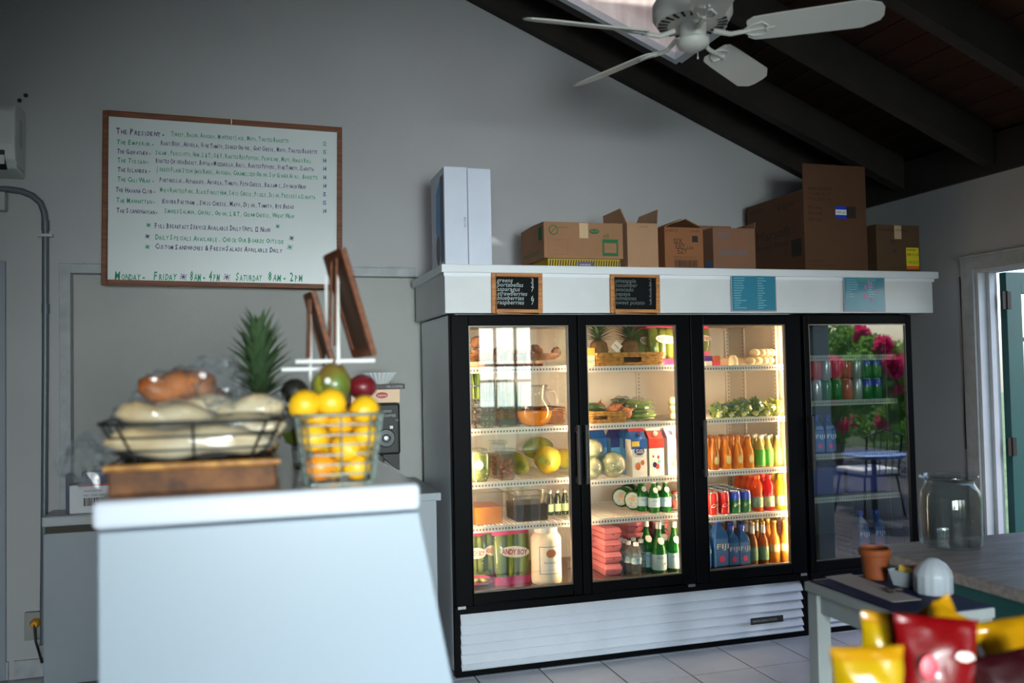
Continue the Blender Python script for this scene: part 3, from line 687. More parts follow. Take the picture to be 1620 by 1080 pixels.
papaya('green-yellow papaya pointing at the glass, left of the big one', 832, 739, 4.43, .052, .20, (-.15, 1, .12), PAP2, 1)
papaya('big yellow and green papaya at right end of third shelf', 868, 735, 4.42, .073, .24, (.3, 1, .05), PAP, 2)
q = papaya('dark green papaya lying at back left on third shelf', 800, 712, 4.66, .062, .22, (1, .15, 0), PAP2, 3); q.location.z = z + .066; q.location.x -= .1
q = papaya('dull green papaya resting behind and above the front two papayas', 836, 705, 4.68, .06, .22, (.9, .5, 0), PAP2, 4); q.location.z = z + .128; q.location.x -= .02
q = papaya('small yellow-green papaya at back right on third shelf', 886, 710, 4.70, .058, .2, (.2, -1, 0), PAP, 5); q.location.z = z + .062; q.location.y += .1
# ---------------------------------------------------------------- bay 1, fourth shelf
z = SH1[3] + .001
def tub4(label, px, y, w, d, h, lm, lt, nm='food_container', cat='container'):
    e = empty(nm, (X(px, 820, y), y, z), label, cat)
    t_ = glassy('milky tub plastic', (240, 238, 232), 1.2, .08, .03, .05)
    m = MB(); f = .93
    m.add([(-w/2*f,-d/2*f,0),(w/2*f,-d/2*f,0),(w/2*f,d/2*f,0),(-w/2*f,d/2*f,0),(-w/2,-d/2,h),(w/2,-d/2,h),(w/2,d/2,h),(-w/2,d/2,h)], [(0,3,2,1),(0,1,5,4),(1,2,6,5),(2,3,7,6),(3,0,4,7)]); m.build('walls', t_, e)
    MB().frame(-w/2 - .004, w/2 + .004, -d/2 - .004, d/2 + .004, .007, h - .004, h + .004).build('rim', t_, e)
    e.children
    k = f + (1 - f) * lt / h; u, v = w/2 - .003, d/2 - .003
    m = MB().add([(-u*f,-v*f,.003),(u*f,-v*f,.003),(u*f,v*f,.003),(-u*f,v*f,.003),(-u*k,-v*k,lt),(u*k,-v*k,lt),(u*k,v*k,lt),(-u*k,v*k,lt)], [(0,3,2,1),(4,5,6,7),(0,1,5,4),(1,2,6,5),(2,3,7,6),(3,0,4,7)]); m.build('liquid', lm, e)
    return e
def fix_rim(e, w, d, h):
    for c in e.children:
        if c.name.startswith('rim'): c.data = MB().box(-w/2-.004, w/2+.004, -d/2-.004, -d/2+.003, h-.004, h+.004).box(-w/2-.004, w/2+.004, d/2-.003, d/2+.004, h-.004, h+.004).box(-w/2-.004, -w/2+.003, -d/2+.003, d/2-.003, h-.004, h+.004).box(w/2-.003, w/2+.004, -d/2+.003, d/2-.003, h-.004, h+.004).mesh('rim', glassy('milky tub plastic'))
a = tub4('square milky tub half full of orange juice at left', 766, 4.50, .155, .20, .165, liquid('orange juice'  , (255, 184, 34), .6), .088); fix_rim(a, .155, .20, .165)
a = tub4('square clear tub of black liquid lined with clear bag', 834, 4.50, .185, .20, .135, liquid('black tea', (30, 18, 16), .1), .088); fix_rim(a, .185, .20, .135)
def crumple(loc, r3, seed, m_=None, name='plastic_bag', lump=.5, n=22, parent=None, flat=0):
    ob = MB().ell((0, 0, 0), r3, n, 14, lump=lump, seed=seed, freq=3.5).build(name, m_ or FILM, parent, smooth=30); ob.location = loc; return ob
bgm = MB(); random.seed(9); n = 28
vs = []
for j in range(6):
    for k in range(n):
        a_ = 2 * PI * k / n; ca, sa = math.cos(a_), math.sin(a_); e_ = .6; rr = 1.02 + .05 * j * (.5 + .8 * abs(noise.noise(Vector((ca * 3, sa * 3, j * .3)))))
        vs.append((.083 * rr * abs(ca)**e_ * (1 if ca > 0 else -1), .09 * rr * abs(sa)**e_ * (1 if sa > 0 else -1), .07 + .02 * j + .012 * math.sin(a_ * 5 + j) * j / 5))
bgm.add(vs, [(j*n+k, j*n+(k+1)%n, (j+1)*n+(k+1)%n, (j+1)*n+k) for j in range(5) for k in range(n)])
bgm.build('bag_liner', FILM, a, smooth=40)
gbl = mat('green glass tumbler', (120, 150, 110), .2, coat=.5)
HB = [(.001, 0), (.017, 0), (.019, .01), (.019, .085), (.011, .105), (.010, .125)]
gb = bottle('water_bottle', '', 'bottle', HB, glassy('green tinted glass', (120, 170, 110), 2., .03, .02, .06), mat('silver cap', (190, 190, 186), .3, metal=.6), (.012, .118, .13), (0, 0, 0), lab=(.02, .06), labm=mat('pale green label', (170, 190, 150), .6))
xg = X(883, 815, 4.56)
row(gb, [(xg - .045 + .043 * i, 4.56, z) for i in range(3)] + [(xg - .03 + .043 * i, 4.60, z) for i in range(3)], ['small green bottle right of black tub, %s' % s for s in ('front row left', 'front row middle', 'front row right', 'back row left', 'back row middle', 'back row right')], 'small green bottles on the fourth shelf')
# ---------------------------------------------------------------- bay 1, floor
z = FZ
lettuce_bag('bagged romaine hearts standing at far left of fridge floor', (X(752, 905, 4.50), 4.52, z), .13, .28, .09, .2, -.08)
lettuce_bag('bagged romaine hearts standing second from left on fridge floor', (X(778, 905, 4.54) , 4.56, z), .15, .285, .10, .25, -.05)
lettuce_bag('frontmost bagged romaine hearts with full lettering, left bay floor', (X(810, 902, 4.47), 4.47, z), .205, .29, .10, .1, -.06)
lb = lettuce_bag('bagged romaine lying flat on fridge floor, pink end facing out', (X(776, 918, 4.42) , 4.40, z + .035), .18, .22, .07, .1, 0)
lb.rotation_euler = (PI/2, 0, -.25); lb.location = (X(776, 918, 4.42) - .03, 4.63, z + .042)
my = empty('mayonnaise_jar', (X(865, 925, 4.42), 4.42, z), 'large white plastic mayonnaise jar with white lid and orange picture', 'jar')
MB().lathe([(.001, 0), (.068, 0), (.078, .008), (.080, .03), (.078, .12), (.080, .20), (.079, .235), (.062, .262), (.054, .268)], 28, mod=lambda a, z_: 1 + .012 * math.cos(4 * a)).build('body', mat('cream plastic', (238, 220, 196), .35, coat=.2), my, smooth=50)
MB().lathe([(.058, .262), (.060, .268), (.060, .296), (.056, .300)], 28).build('lid', mat('white plastic lid', (240, 234, 226), .4), my, smooth=40)
def wrap(ob, R):
    for v in ob.data.vertices: a_ = v.co.x / R; dz = v.co.z; dy = v.co.y; v.co = Vector((math.sin(a_) * (R - dy), -math.cos(a_) * (R - dy), dz))
def grid(x0, x1, z0, z1, nx, y=0.):
    m = MB()
    for i in range(nx):
        a_ = x0 + (x1 - x0) * i / nx; b_ = x0 + (x1 - x0) * (i + 1) / nx; m.quad((a_, y, z0), (b_, y, z0), (b_, y, z1), (a_, y, z1))
    return m
lbm = grid(-.062, .062, .06, .20, 10).mesh('label', mat('navy label edge', (60, 66, 104), .5)); L1 = bpy.data.objects.new('label', lbm); COL.objects.link(L1); L1.parent = my; wrap(L1, .0815)
l2 = grid(-.059, .059, .063, .197, 10).build('label_panel', mat('label white', (240, 232, 220), .5), L1); wrap(l2, .0822)
l3 = MB().ell((0, 0, 0), (.028, .0012, .022), 14, 8).build('picture', mat('orange print', (232, 120, 40), .5), L1, loc=(0, -.083, .165))
t_ = text('MAYONNAISE', .016, mat('navy print', (50, 50, 90), .5), L1, (0, 0, 0), (0, 0, 0), width=.075, align='CENTER')
for v in t_.data.vertices: a_ = v.co.x / .0828; v.co = Vector((math.sin(a_) * .0828, -math.cos(a_) * .0828, .112 + v.co.y))

# ================================================================== bay 2
z = SH2[0] + .001
PB = mat('pineapple rind', (108, 76, 34), .7, c2=(48, 40, 20), vs=30, bump=.4, bs=60); PBY = mat('ripe pineapple rind', (206, 160, 44), .6, c2=(96, 62, 18), vs=26, bump=.4, bs=60)
LEAF = mat('pineapple leaf', (88, 112, 70), .5, c2=(52, 76, 50), vs=12, stretch=(1, 1, .3))
def leaf_mesh(L, w):
    m = MB(); n = 6; vs = []
    for i in range(n + 1):
        t = i / n; ww = w * (1 - t) ** .7 * (.75 + .5 * t if t < .4 else 1); z_ = L * t; y = .25 * L * t * t
        vs += [(-ww / 2, y, z_), (0, y + ww * .22, z_), (ww / 2, y, z_)]
    fs = []
    for i in range(n): a_ = i * 3; fs += [(a_, a_+1, a_+4, a_+3), (a_+1, a_+2, a_+5, a_+4)]
    m.add(vs, fs); me = m.mesh('leaf', LEAF, 60); return me
LM = leaf_mesh(.085, .026); LM2 = leaf_mesh(.065, .024)
def pineapple(label, loc, r, h, rind, leafscale=1., nl=42, group=None, column=.05):
    e = empty('pineapple', loc, label, 'fruit', group)
    n = 36; k = 30; vs = []; m = MB()
    for j in range(k + 1):
        th = PI * j / k; z_ = h / 2 - h / 2 * math.cos(th); q = math.sin(th) ** .55
        for i in range(n):
            ph = 2 * PI * i / n; u = ph * 6 / 1.0; w_ = z_ / h * 22
            eye = abs(math.sin((u + w_) / 2)) * abs(math.sin((u - w_) / 2)); rr = r * q * (.93 + .11 * eye ** .5)
            vs.append((rr * math.cos(ph), rr * math.sin(ph), z_))
    m.add(vs, [(j*n+i, j*n+(i+1)%n, (j+1)*n+(i+1)%n, (j+1)*n+i) for j in range(k) for i in range(n)]); m.build('rind', rind, e, smooth=80)
    for i in range(nl):
        t = i / nl; lf = bpy.data.objects.new('leaf', LM if t > .3 else LM2); COL.objects.link(lf); lf.parent = e
        a_ = i * 2.39996; tilt = (1 - t) ** .7 * (1.25 if column < .06 else .85) + .05
        lf.rotation_euler = Quaternion(Vector((math.cos(a_), math.sin(a_), 0)), -tilt).to_euler() if False else (Matrix.Rotation(a_, 3, 'Z') @ Matrix.Rotation(-tilt, 3, 'X')).to_euler()
        rr = r * .22 * (1 - t); lf.location = (-rr * math.sin(a_) , rr * math.cos(a_), h * .97 + column * t * leafscale); lf.scale = (leafscale,) * 3
    return e
b1 = wicker('wicker_basket', 'long golden wicker basket with dark hand hole under the pineapples', 'basket', (X(986, 575, 4.48), 4.50, z), .375, .24, .068, WICK, hole=(-.035, .045, .02, .045))
MB().box(-.04, .05, -.108, -.106, .016, .05).build('hole_shade', mat('painted hole shade', (50, 30, 16), .9), b1)  # dark sheet standing in for the shade inside the hand hole
pineapple('bushy-crowned pineapple standing at left in the top golden basket', (X(947, 545, 4.50), 4.50, z + .02), .052, .125, PB, 1.1, group='pineapples in the fridge')
pineapple('second pineapple, right of the white tag, in the top golden basket', (X(996, 545, 4.52), 4.52, z + .02), .052, .125, PB, 1.1, group='pineapples in the fridge')
tg = MB().box(-.024, .024, -.001, .001, -.024, .024).build('price_tag', mat('tag white', (232, 228, 238), .5), None, loc=(X(975, 548, 4.39), 4.385, at(975, 548, 4.385).z), rot=(0, .75, 0)); tag(tg, 'white diamond-shaped tag hanging between the two fridge pineapples', 'tag')
MB().box(-.018, .018, -.002, -.001, -.004, .004).build('tag_print', mat('tag yellow', (214, 190, 60), .6), tg)
lettuce_bag('bagged romaine leaning behind, dark side visible, on top middle shelf', (X(1020, 570, 4.56), 4.58, z), .12, .235, .08, .3, -.1)
lettuce_bag('big bagged romaine at right end of top middle shelf', (X(1050, 572, 4.45), 4.46, z), .17, .235, .10, .15, -.12)
cx_ = empty('small_carton', (X(932, 577, 4.42), 4.42, z), 'small white and orange carton cut off at left of golden basket', 'box')
MB().box(-.025, .025, -.02, .02, 0, .06).build('body', mat('orange white carton', (238, 214, 186), .5), cx_); MB().box(-.0255, .0255, -.0205, .0205, .06, .1).build('upper_panel', mat('orange', (230, 160, 70), .5), cx_)
text('RNT', .022, mat('red print', (190, 40, 36), .5), cx_, (-.02, -.0208, .02), width=.042)
# second shelf
z = SH2[1] + .001
b2 = wicker('wicker_basket', 'golden wicker basket of onions on second middle shelf', 'basket', (X(956, 667, 4.46) - .01, 4.50, z), .21, .22, .062, WICK, hole=(-.07, .0, .018, .04))
MB().box(-.075, .005, -.098, -.096, .014, .044).build('hole_shade', mat('painted hole shade'), b2, ) if False else None
ONI = mat('onion skin', (206, 130, 84), .4, c2=(160, 82, 44), vs=10, coat=.2)
OL = ['copper onion at back left of golden basket', 'copper onion at front middle of golden basket', 'copper onion with pointed neck at right of golden basket', 'reddish onion at back middle of golden basket']
for i, (px, py, y) in enumerate([(948, 643, 4.52), (966, 649, 4.45), (985, 648, 4.44), (975, 643, 4.55)]):
    p = at(px, py, y); e = empty('onion', (p.x, y, p.z - .028), OL[i], 'vegetable', 'onions in the golden basket')
    MB().lathe([(.001, .0), (.02, .004), (.032, .018), (.033, .030), (.024, .044), (.008, .052), (.004, .066)], 16).build('bulb', ONI, e, smooth=80)
    e.rotation_euler = (.4 * (i - 1), 1.0 if i == 2 else .3, 0)
    MB().tube([(0, 0, .062), (.003, 0, .072), (.008, 0, .078)], .002, 5).build('neck', ONI, e)
cuc = mat('dark cucumber skin', (52, 74, 34), .4, var=.3, vs=30, bump=.2)
for i, (px, py, y, a_) in enumerate([(940, 650, 4.42, .2), (985, 640, 4.66, 1.2)]):
    p = at(px, py, y); c_ = MB().tube([(-.07, 0, 0), (-.06, 0, .004), (0, 0, .010), (.06, 0, .004), (.07, 0, 0)], [.006, .02, .023, .02, .006], 12).build('cucumber', cuc, None, smooth=60, loc=(p.x, y, z + .078 if i == 0 else z + .09), rot=(0, .15, a_))
    tag(c_, ['dark green cucumber lying across left of golden onion basket', 'dark green cucumber behind the onions and bean bag'][i], 'vegetable')
def beanbag(label, px, y, w, h, n, seed, m_):
    e = empty('green_bean_bag', (X(px, 660, y), y, z), label, 'vegetable', 'bagged green beans'); random.seed(seed); mm = MB()
    for k in range(n):
        zz = .012 + (h - .03) * random.random(); x_ = random.uniform(-.01, .01); y_ = random.uniform(-.06, .06); L = w * .45 * (1 - .35 * zz / h)
        mm.tube([(x_ - L, y_, zz), (x_ - L * .3, y_ + .004, zz + random.uniform(-.004, .006)), (x_ + L * .4, y_, zz + .004), (x_ + L, y_ + .005, zz - .002)], [.003, .0058, .0055, .002], 6)
    b_ = mm.build('beans', m_, e, smooth=60); b_['kind'] = 'stuff'
    cc = crumple((0, 0, h * .5), (w * .52, .075, h * .54), seed, FILM, 'bag', .25, parent=e); 
    MB().box(-.012, .012, -.001, .0, -.006, .006).build('sticker', PAPERW, e, loc=(.0, -.078, h * .6))
    return e
BEAN = mat('green bean', (122, 150, 56), .45, c2=(76, 112, 34), vs=20, coat=.3)
beanbag('clear bag heaped with green beans on second middle shelf', 1014, 4.48, .155, .125, 70, 4, BEAN)
beanbag('darker clear bag of green beans behind the heaped one', 985, 4.68, .14, .13, 45, 6, mat('dark bean', (66, 94, 36), .5))
CREAM = mat('cream cheese ball', (240, 218, 176), .5, var=.08, vs=20)
for k in range(6):
    p = (X(1060 + 9 * (k % 2), 660, 4.50) , 4.46 + .02 * (k % 2), z + .024 + .045 * (k // 2) * .9)
    tag(MB().ell((0, 0, 0), (.026, .03, .022), 12, 8, lump=.15, seed=k).build('bread_roll', CREAM, None, smooth=80, loc=p), 'pale roll at right end of second middle shelf, %s %s' % (['bottom', 'middle', 'top'][k // 2], ['left', 'right'][k % 2]), 'bread', 'pale rolls stacked on second middle shelf')
# third shelf: cartons and cabbages
z = SH2[2] + .001
def carton(label, px, y, top, face, w=.088, h=.20, txt=None, cap=None, tc=None, accent=None, fruit=None, group='drink cartons on the middle shelf', xx=None, oval=None):
    e = empty('drink_carton', (X(px, 755, y) if xx is None else xx, y, z), label, 'carton', group); d = w; g = .045
    MB().box(-w/2, w/2, -d/2, d/2, 0, h).build('body', face, e, bevel=.002)
    MB().add([(-w/2,-d/2,h),(w/2,-d/2,h),(w/2,d/2,h),(-w/2,d/2,h),(-w/2,0,h+g),(w/2,0,h+g)], [(0,1,5,4),(2,3,4,5),(1,2,5),(3,0,4),(0,3,2,1)]).build('gable', top, e)
    MB().box(-w/2, w/2, -.003, .003, h + g - .004, h + g + .014).build('top_seam', PAPERW if accent is None else accent, e)
    MB().box(-w/2 - .0004, w/2 + .0004, -d/2 - .0004, -d/2 + .01, h * .74, h).build('top_print', top, e)
    if cap: MB().lathe([(.013, 0), (.013, .014), (.011, .016)], 14).build('cap', cap, e, loc=(0, -d/4 - .004, h + g / 2), rot=(math.atan2(g, d/2) if False else PI/4, 0, 0))
    if oval: MB().lathe([(.030, 0), (.030, .0012)], 20).build('badge', oval, e, loc=(0, -d/2 - .0005, h * .68), rot=(PI/2, 0, 0)).scale = (1, .72, 1)
    if txt: text(txt, .034, tc, e, (0, -d/2 - .0022, h * .68 - .011), align='CENTER', width=min(w * .58, .013 * len(txt) + .012), shear=.2)
    if fruit:
        for (fx, fz, fr_, fm) in fruit: MB().ell((0, 0, 0), (fr_, .0012, fr_ * 1.25), 12, 8).build('picture', fm, e, loc=(fx, -d/2 - .0008, fz))
    return e
BL = mat('carton blue', (30, 92, 168), .4); RD = mat('carton red', (204, 50, 38), .4); LV = mat('carton lavender', (176, 182, 226), .4); CW = mat('carton white', (240, 234, 222), .45)
LB = mat('carton light blue', (110, 176, 224), .4); NV = mat('carton navy', (30, 40, 110), .4); OR = mat('almond orange', (214, 112, 50), .5); GRN = mat('print green', (120, 170, 60), .5); YL = mat('print yellow', (240, 196, 60), .5)
xs3 = [X(p, 750, 4.44) for p in (1007, 1034, 1063)]
c1 = carton('front blue-topped almond drink carton with oval badge and almonds', 0, 4.44, BL, CW, txt='Silk', tc=CW, cap=NV, accent=RD, oval=NV, xx=xs3[0], fruit=[(-.01, .055, .016, OR), (.018, .075, .011, OR)])
text('Almond', .018, mat('brown print', (150, 90, 50), .5), c1, (-.028, -.0455, .105), width=.045); MB().box(-.043, .0, -.0462, -.0452, .163, .19).build('yellow_flag', YL, c1)
carton('front red-topped carton with berry picture, middle shelf', 0, 4.44, RD, CW, cap=CW, accent=CW, xx=xs3[1], fruit=[(-.012, .06, .012, NV), (.004, .05, .012, RD), (.015, .075, .010, mat('print teal', (120, 190, 170), .5)), (.01, .10, .008, RD), (-.02, .105, .006, RD)])
carton('front lavender-topped white carton at right end of middle shelf', 0, 4.44, LV, CW, cap=CW, accent=CW, xx=xs3[2], fruit=[(.0, .10, .010, YL), (-.01, .06, .012, YL)])
for r_i, yy in enumerate((4.545, 4.65)):
    for k in range(3):
        carton('%s carton behind the front %s carton, %s row' % (['blue-topped', 'red-topped', 'lavender-topped'][k], ['blue', 'red', 'lavender'][k], ['second', 'third'][r_i]), 0, yy, [BL, RD, LV][k], [LB, CW, CW][k], accent=[RD, CW, CW][k], xx=xs3[k] + .0)
for k, px in enumerate((945, 975)):
    carton('blue carton behind the cabbages, %s one' % ['left', 'right'][k], px, 4.62 - .02 * k, NV if k else BL, LB, accent=RD, txt='Silk' if k == 0 else None, tc=CW, oval=NV if k == 0 else None)
CAB = mat('cabbage', (226, 214, 170), .6, c2=(136, 150, 106), vs=24, coat=.4, bump=.15, bs=12)
for i, (px, py, y, r) in enumerate([(969, 733, 4.43, .068), (934, 742, 4.41, .060), (936, 700, 4.45, .058)]):
    p = at(px, py, y); zc = z + r if i < 2 else z + .062 + r * 1.55
    e = empty('cabbage', (p.x, y, zc), ['big pale cabbage in clear wrap in front of almond cartons', 'cabbage cut off at left edge, lower one, middle shelf', 'cabbage resting above the lower left cabbage, middle shelf'][i], 'vegetable', 'wrapped cabbages')
    MB().ell((0, 0, 0), (r, r, r * .97), 20, 14, lump=.10, seed=i + 2, freq=2).build('head', CAB, e, smooth=80)
    for k in range(4):
        mm = MB(); a_ = k * 1.6 + i
        vs = []; 
        for u in range(7):
            for v in range(7):
                th = .3 + 1.5 * u / 6; ph = a_ + 1.7 * v / 6; q = r * (1.03 + .03 * math.sin(v * 2 + k)); vs.append((q * math.sin(th) * math.cos(ph), q * math.sin(th) * math.sin(ph), q * .97 * math.cos(th)))
        mm.add(vs, [(u*7+v, u*7+v+1, (u+1)*7+v+1, (u+1)*7+v) for u in range(6) for v in range(6)]); mm.build('outer_leaf', CAB, e, smooth=80)
    crumple((0, 0, 0), (r * 1.06, r * 1.06, r * 1.04), i + 11, FILM, 'wrap', .07, parent=e)
# fourth shelf: green bottles and packs of lying bottles
z = SH2[3] + .001
GG = glassy('green bottle glass', (70, 170, 70), 2.2, .03, .0, .07); GL = liquid('green glass body', (26, 120, 44), .55, .08)
SB = [(.001, 0), (.029, 0), (.032, .006), (.032, .085), (.028, .105), (.015, .130), (.012, .155), (.0135, .16), (.0135, .166)]
PLB = mat('pale blue label', (170, 200, 214), .5); SILV = mat('silver foil', (206, 206, 200), .35, metal=.4)
sb_ = bottle('mineral_water_bottle', '', 'bottle', SB, GL, SILV, (.0142, .158, .172), (0, 0, 0), lab=(.03, .08), labm=PLB, print_=('S.PELLEGRINO', .012, .06, .045), printm=mat('navy print', (50, 50, 90), .5), neckm=None)
MB().ell((0, -.021, .122), (.014, .003, .016), 10, 6, rot=Matrix.Rotation(-.45, 3, 'X')).build('neck_label', CW, sb_)
xa, xb = X(1035, 808, 4.44), X(1053, 808, 4.44)
row(sb_, [(xa, 4.44, z), (xb, 4.44, z), (xa - .035, 4.51, z), (xb - .01, 4.515, z), (xa - .01, 4.59, z), (xb + .01, 4.59, z)],
    ['small green mineral water bottle on fourth middle shelf, %s' % s for s in ('front left', 'front right', 'second row left', 'second row right', 'third row left', 'third row right')], 'small green mineral water bottles', rzs=0)
for i, (px, y) in enumerate([(1003, 4.55), (984, 4.68), (995, 4.80)]):
    p = at(px, 790, y); e = empty('bottle_pack', (p.x, y, z + .056), ['front shrink-wrapped pack with round label facing left', 'middle shrink-wrapped pack with round label', 'back shrink-wrapped pack beside fridge wall'][i], 'pack', 'shrink-wrapped bottle packs')
    MB().tube([(-.02, -.0, 0), (-.012, 0, 0), (.03, 0, 0)], [.050, .055, .055], 22).build('bottle_body', GL, e, smooth=40)
    MB().lathe([(.001, 0), (.044, .0), (.044, .001)], 22).build('round_label', mat('pack label', (150, 176, 176), .5, c2=(206, 210, 200), vs=60), e, loc=(-.0212, 0, 0), rot=(0, -PI/2, 0))
    MB().lathe([(.001, 0), (.012, .0), (.012, .001)], 12).build('label_star', mat('label orange', (220, 150, 90), .5), e, loc=(-.0225, 0, .008), rot=(0, -PI/2, 0))
    e.rotation_euler = (0, 0, .75)
jr = bottle('small_jar', 'small clear jar with dark red label at right end of fourth middle shelf', 'jar', [(.001, 0), (.024, 0), (.026, .008), (.026, .075), (.021, .085), (.021, .092)], CLEAR, mat('red lid', (120, 30, 34), .4), (.023, .092, .105), (X(1069, 806, 4.46), 4.46, z), lab=(.015, .055), labm=mat('dark red label', (150, 60, 56), .5))
# floor of bay 2
z = FZ
EGG = mat('pink egg carton', (206, 112, 120), .8, var=.1, vs=20, bump=.2)
ec = empty('egg_carton', (0, 0, 0), '', 'egg carton'); w_, d_2, h_ = .105, .29, .062
def tray(z0, z1, f0, f1, nm):
    m = MB(); m.add([(-w_/2*f0,-d_2/2*f0,z0),(w_/2*f0,-d_2/2*f0,z0),(w_/2*f0,d_2/2*f0,z0),(-w_/2*f0,d_2/2*f0,z0),(-w_/2*f1,-d_2/2*f1,z1),(w_/2*f1,-d_2/2*f1,z1),(w_/2*f1,d_2/2*f1,z1),(-w_/2*f1,d_2/2*f1,z1)], [(0,3,2,1),(4,5,6,7),(0,1,5,4),(1,2,6,5),(2,3,7,6),(3,0,4,7)])
    m.build(nm, EGG, ec, bevel=.006)
tray(0, .034, .84, 1.0, 'bottom_tray'); tray(.036, h_, 1.0, .88, 'lid')
MB().lathe([(.006, 0), (.006, .002)], 3).build('latch_hole', mat('hole shade', (90, 30, 34), .9), ec, loc=(.0, -d_2/2*.985, .03), rot=(PI/2, 0, 0))
xe = [X(961, 900, 4.52), X(990, 880, 4.68) + .02, X(1020, 880, 4.74) + .045]
pts = [(xe[0] - .005, 4.56, z + .064 * k) for k in range(5)] + [(xe[1], 4.70, z + .064 * k) for k in range(5)] + [(xe[2], 4.74, z + .064 * k) for k in range(5)]
pts = pts[:5] + [p for p in pts[5:]]
row(ec, [p for p in pts if p[2] < z + .064 * 4 + .01][:4] + [(xe[1], 4.71, z + .064 * k) for k in range(4)] + [(xe[2], 4.75, z + .064 * k) for k in range(4)],
    ['pink egg carton in the %s stack, %s' % (a_, b_) for a_ in ('left', 'middle', 'right') for b_ in ('lowest', 'second from bottom', 'third from bottom', 'topmost')], 'pink egg cartons', rzs=0)
WPC = glassy('clear bottle plastic', (232, 238, 240), 2., .05, .05, .08)
WBp = [(.001, 0), (.024, 0), (.027, .006), (.0255, .02), (.027, .035), (.0255, .05), (.027, .065), (.027, .11), (.022, .135), (.0125, .152), (.0125, .165)]
wbm = bottle('water_bottle', '', 'bottle', WBp, WPC, mat('white cap', (236, 236, 236), .45), (.0145, .156, .175), (0, 0, 0), lab=(.062, .095), labm=mat('water label', (190, 206, 206), .5, c2=(60, 130, 170), vs=30), n=16)
P = [(1007, 4.40), (995, 4.45), (989, 4.50), (983, 4.55), (1015, 4.47), (1003, 4.53), (1018, 4.55)]
row(wbm, [(X(px, 900, y), y, z) for px, y in P], ['small clear water bottle with white cap on fridge floor, %s' % s for s in ('frontmost', 'second in left file', 'third in left file', 'last in left file', 'front of right file', 'middle of cluster', 'last of right file')], 'small water bottles on the fridge floor')
BB = [(.001, 0), (.036, 0), (.040, .008), (.040, .115), (.037, .135), (.024, .175), (.0155, .205), (.0135, .245), (.0155, .248), (.0155, .262)]
bbp = bottle('mineral_water_bottle', '', 'bottle', BB, GL, SILV, (.0165, .235, .268), (0, 0, 0), lab=(.018, .10), labm=PLB, print_=('S.PELLEGRINO', .016, .078, .062), printm=mat('navy print', (50, 50, 90), .5), n=20)
MB().ell((0, -.028, .172), (.019, .003, .021), 12, 8, rot=Matrix.Rotation(-.55, 3, 'X')).build('neck_label', CW, bbp)
MB().lathe([(.006, 0), (.006, .001)], 5).build('star', mat('red star', (214, 60, 50), .5), bbp, loc=(.018, -.0378, .052), rot=(PI/2, 0, .4))
xa, xb = X(1043, 900, 4.42), X(1065, 898, 4.43)
row(bbp, [(xa, 4.42, z), (xb + .008, 4.425, z), (xa - .03, 4.51, z), (xb - .02, 4.515, z), (xa - .01, 4.60, z), (xb, 4.605, z)], ['large green mineral water bottle on fridge floor, %s' % s for s in ('front left', 'front right', 'second row left', 'second row right', 'third row left', 'third row right')], 'large green mineral water bottles', rzs=0)

# ================================================================== bay 3
z = SH3[0] + .001
lettuce_bag('bagged romaine at far left of top right shelf, above small cartons', (X(1119, 573, 4.50) - .03, 4.52, z + .06), .11, .17, .08, .1, 0)
for k in range(4):
    mm_ = [CW, mat('purple label', (70, 40, 130), .5), mat('rust label', (190, 100, 60), .5), mat('rose label', (220, 60, 90), .5)][k]
    e = MB().box(-.024, .024, -.03, .03, 0, .028).build('small_tub', mm_, None, loc=(X(1117 if k in (0, 1) else 1130, 575, 4.44), 4.44 + .065 * (k in (2, 3)) * 0, z + (.029 if k in (1, 2) else 0)), bevel=.005)
    tag(e, ['white tub at bottom left of top right shelf', 'purple-labelled tub stacked on the white one', 'rust-coloured tub stacked on the rose one', 'rose-coloured tub beside the white tub'][k], 'tub')
tr_ = empty('plastic_tray', (2.66, 4.64, z), 'low milky plastic tray on top right shelf under pale rolls', 'tray')
MB().box(-.20, .20, -.13, .13, 0, .045).build('body', mat('milky tray', (214, 178, 150), .4), tr_, bevel=.006)
cj = MB().lathe([(.026, 0), (.026, .03), (.02, .05), (.012, .058), (.001, .06)], 16).build('white_cup', CREAM, None, smooth=60, loc=(X(1160, 577, 4.42), 4.42, z)); tag(cj, 'lone small cream cup at front middle of top right shelf', 'cup')
for k in range(10):
    rw = k // 5; cxp = [1190, 1199, 1202, 1211, 1220, 1197, 1207, 1215, 1223, 1230][k]; 
    e = MB().ell((0, 0, 0), (.021, .045, .024), 12, 8, lump=.08, seed=k).build('bread_roll', CREAM, None, smooth=80, loc=(X(cxp, 570, 4.45), 4.47, z + .025 + rw * .045)); tag(e, 'pale roll in the heap on top right shelf, %s row, %s from left' % (['lower', 'upper'][rw], ['first', 'second', 'third', 'fourth', 'last'][k % 5]), 'bread', 'pale rolls on top right shelf')
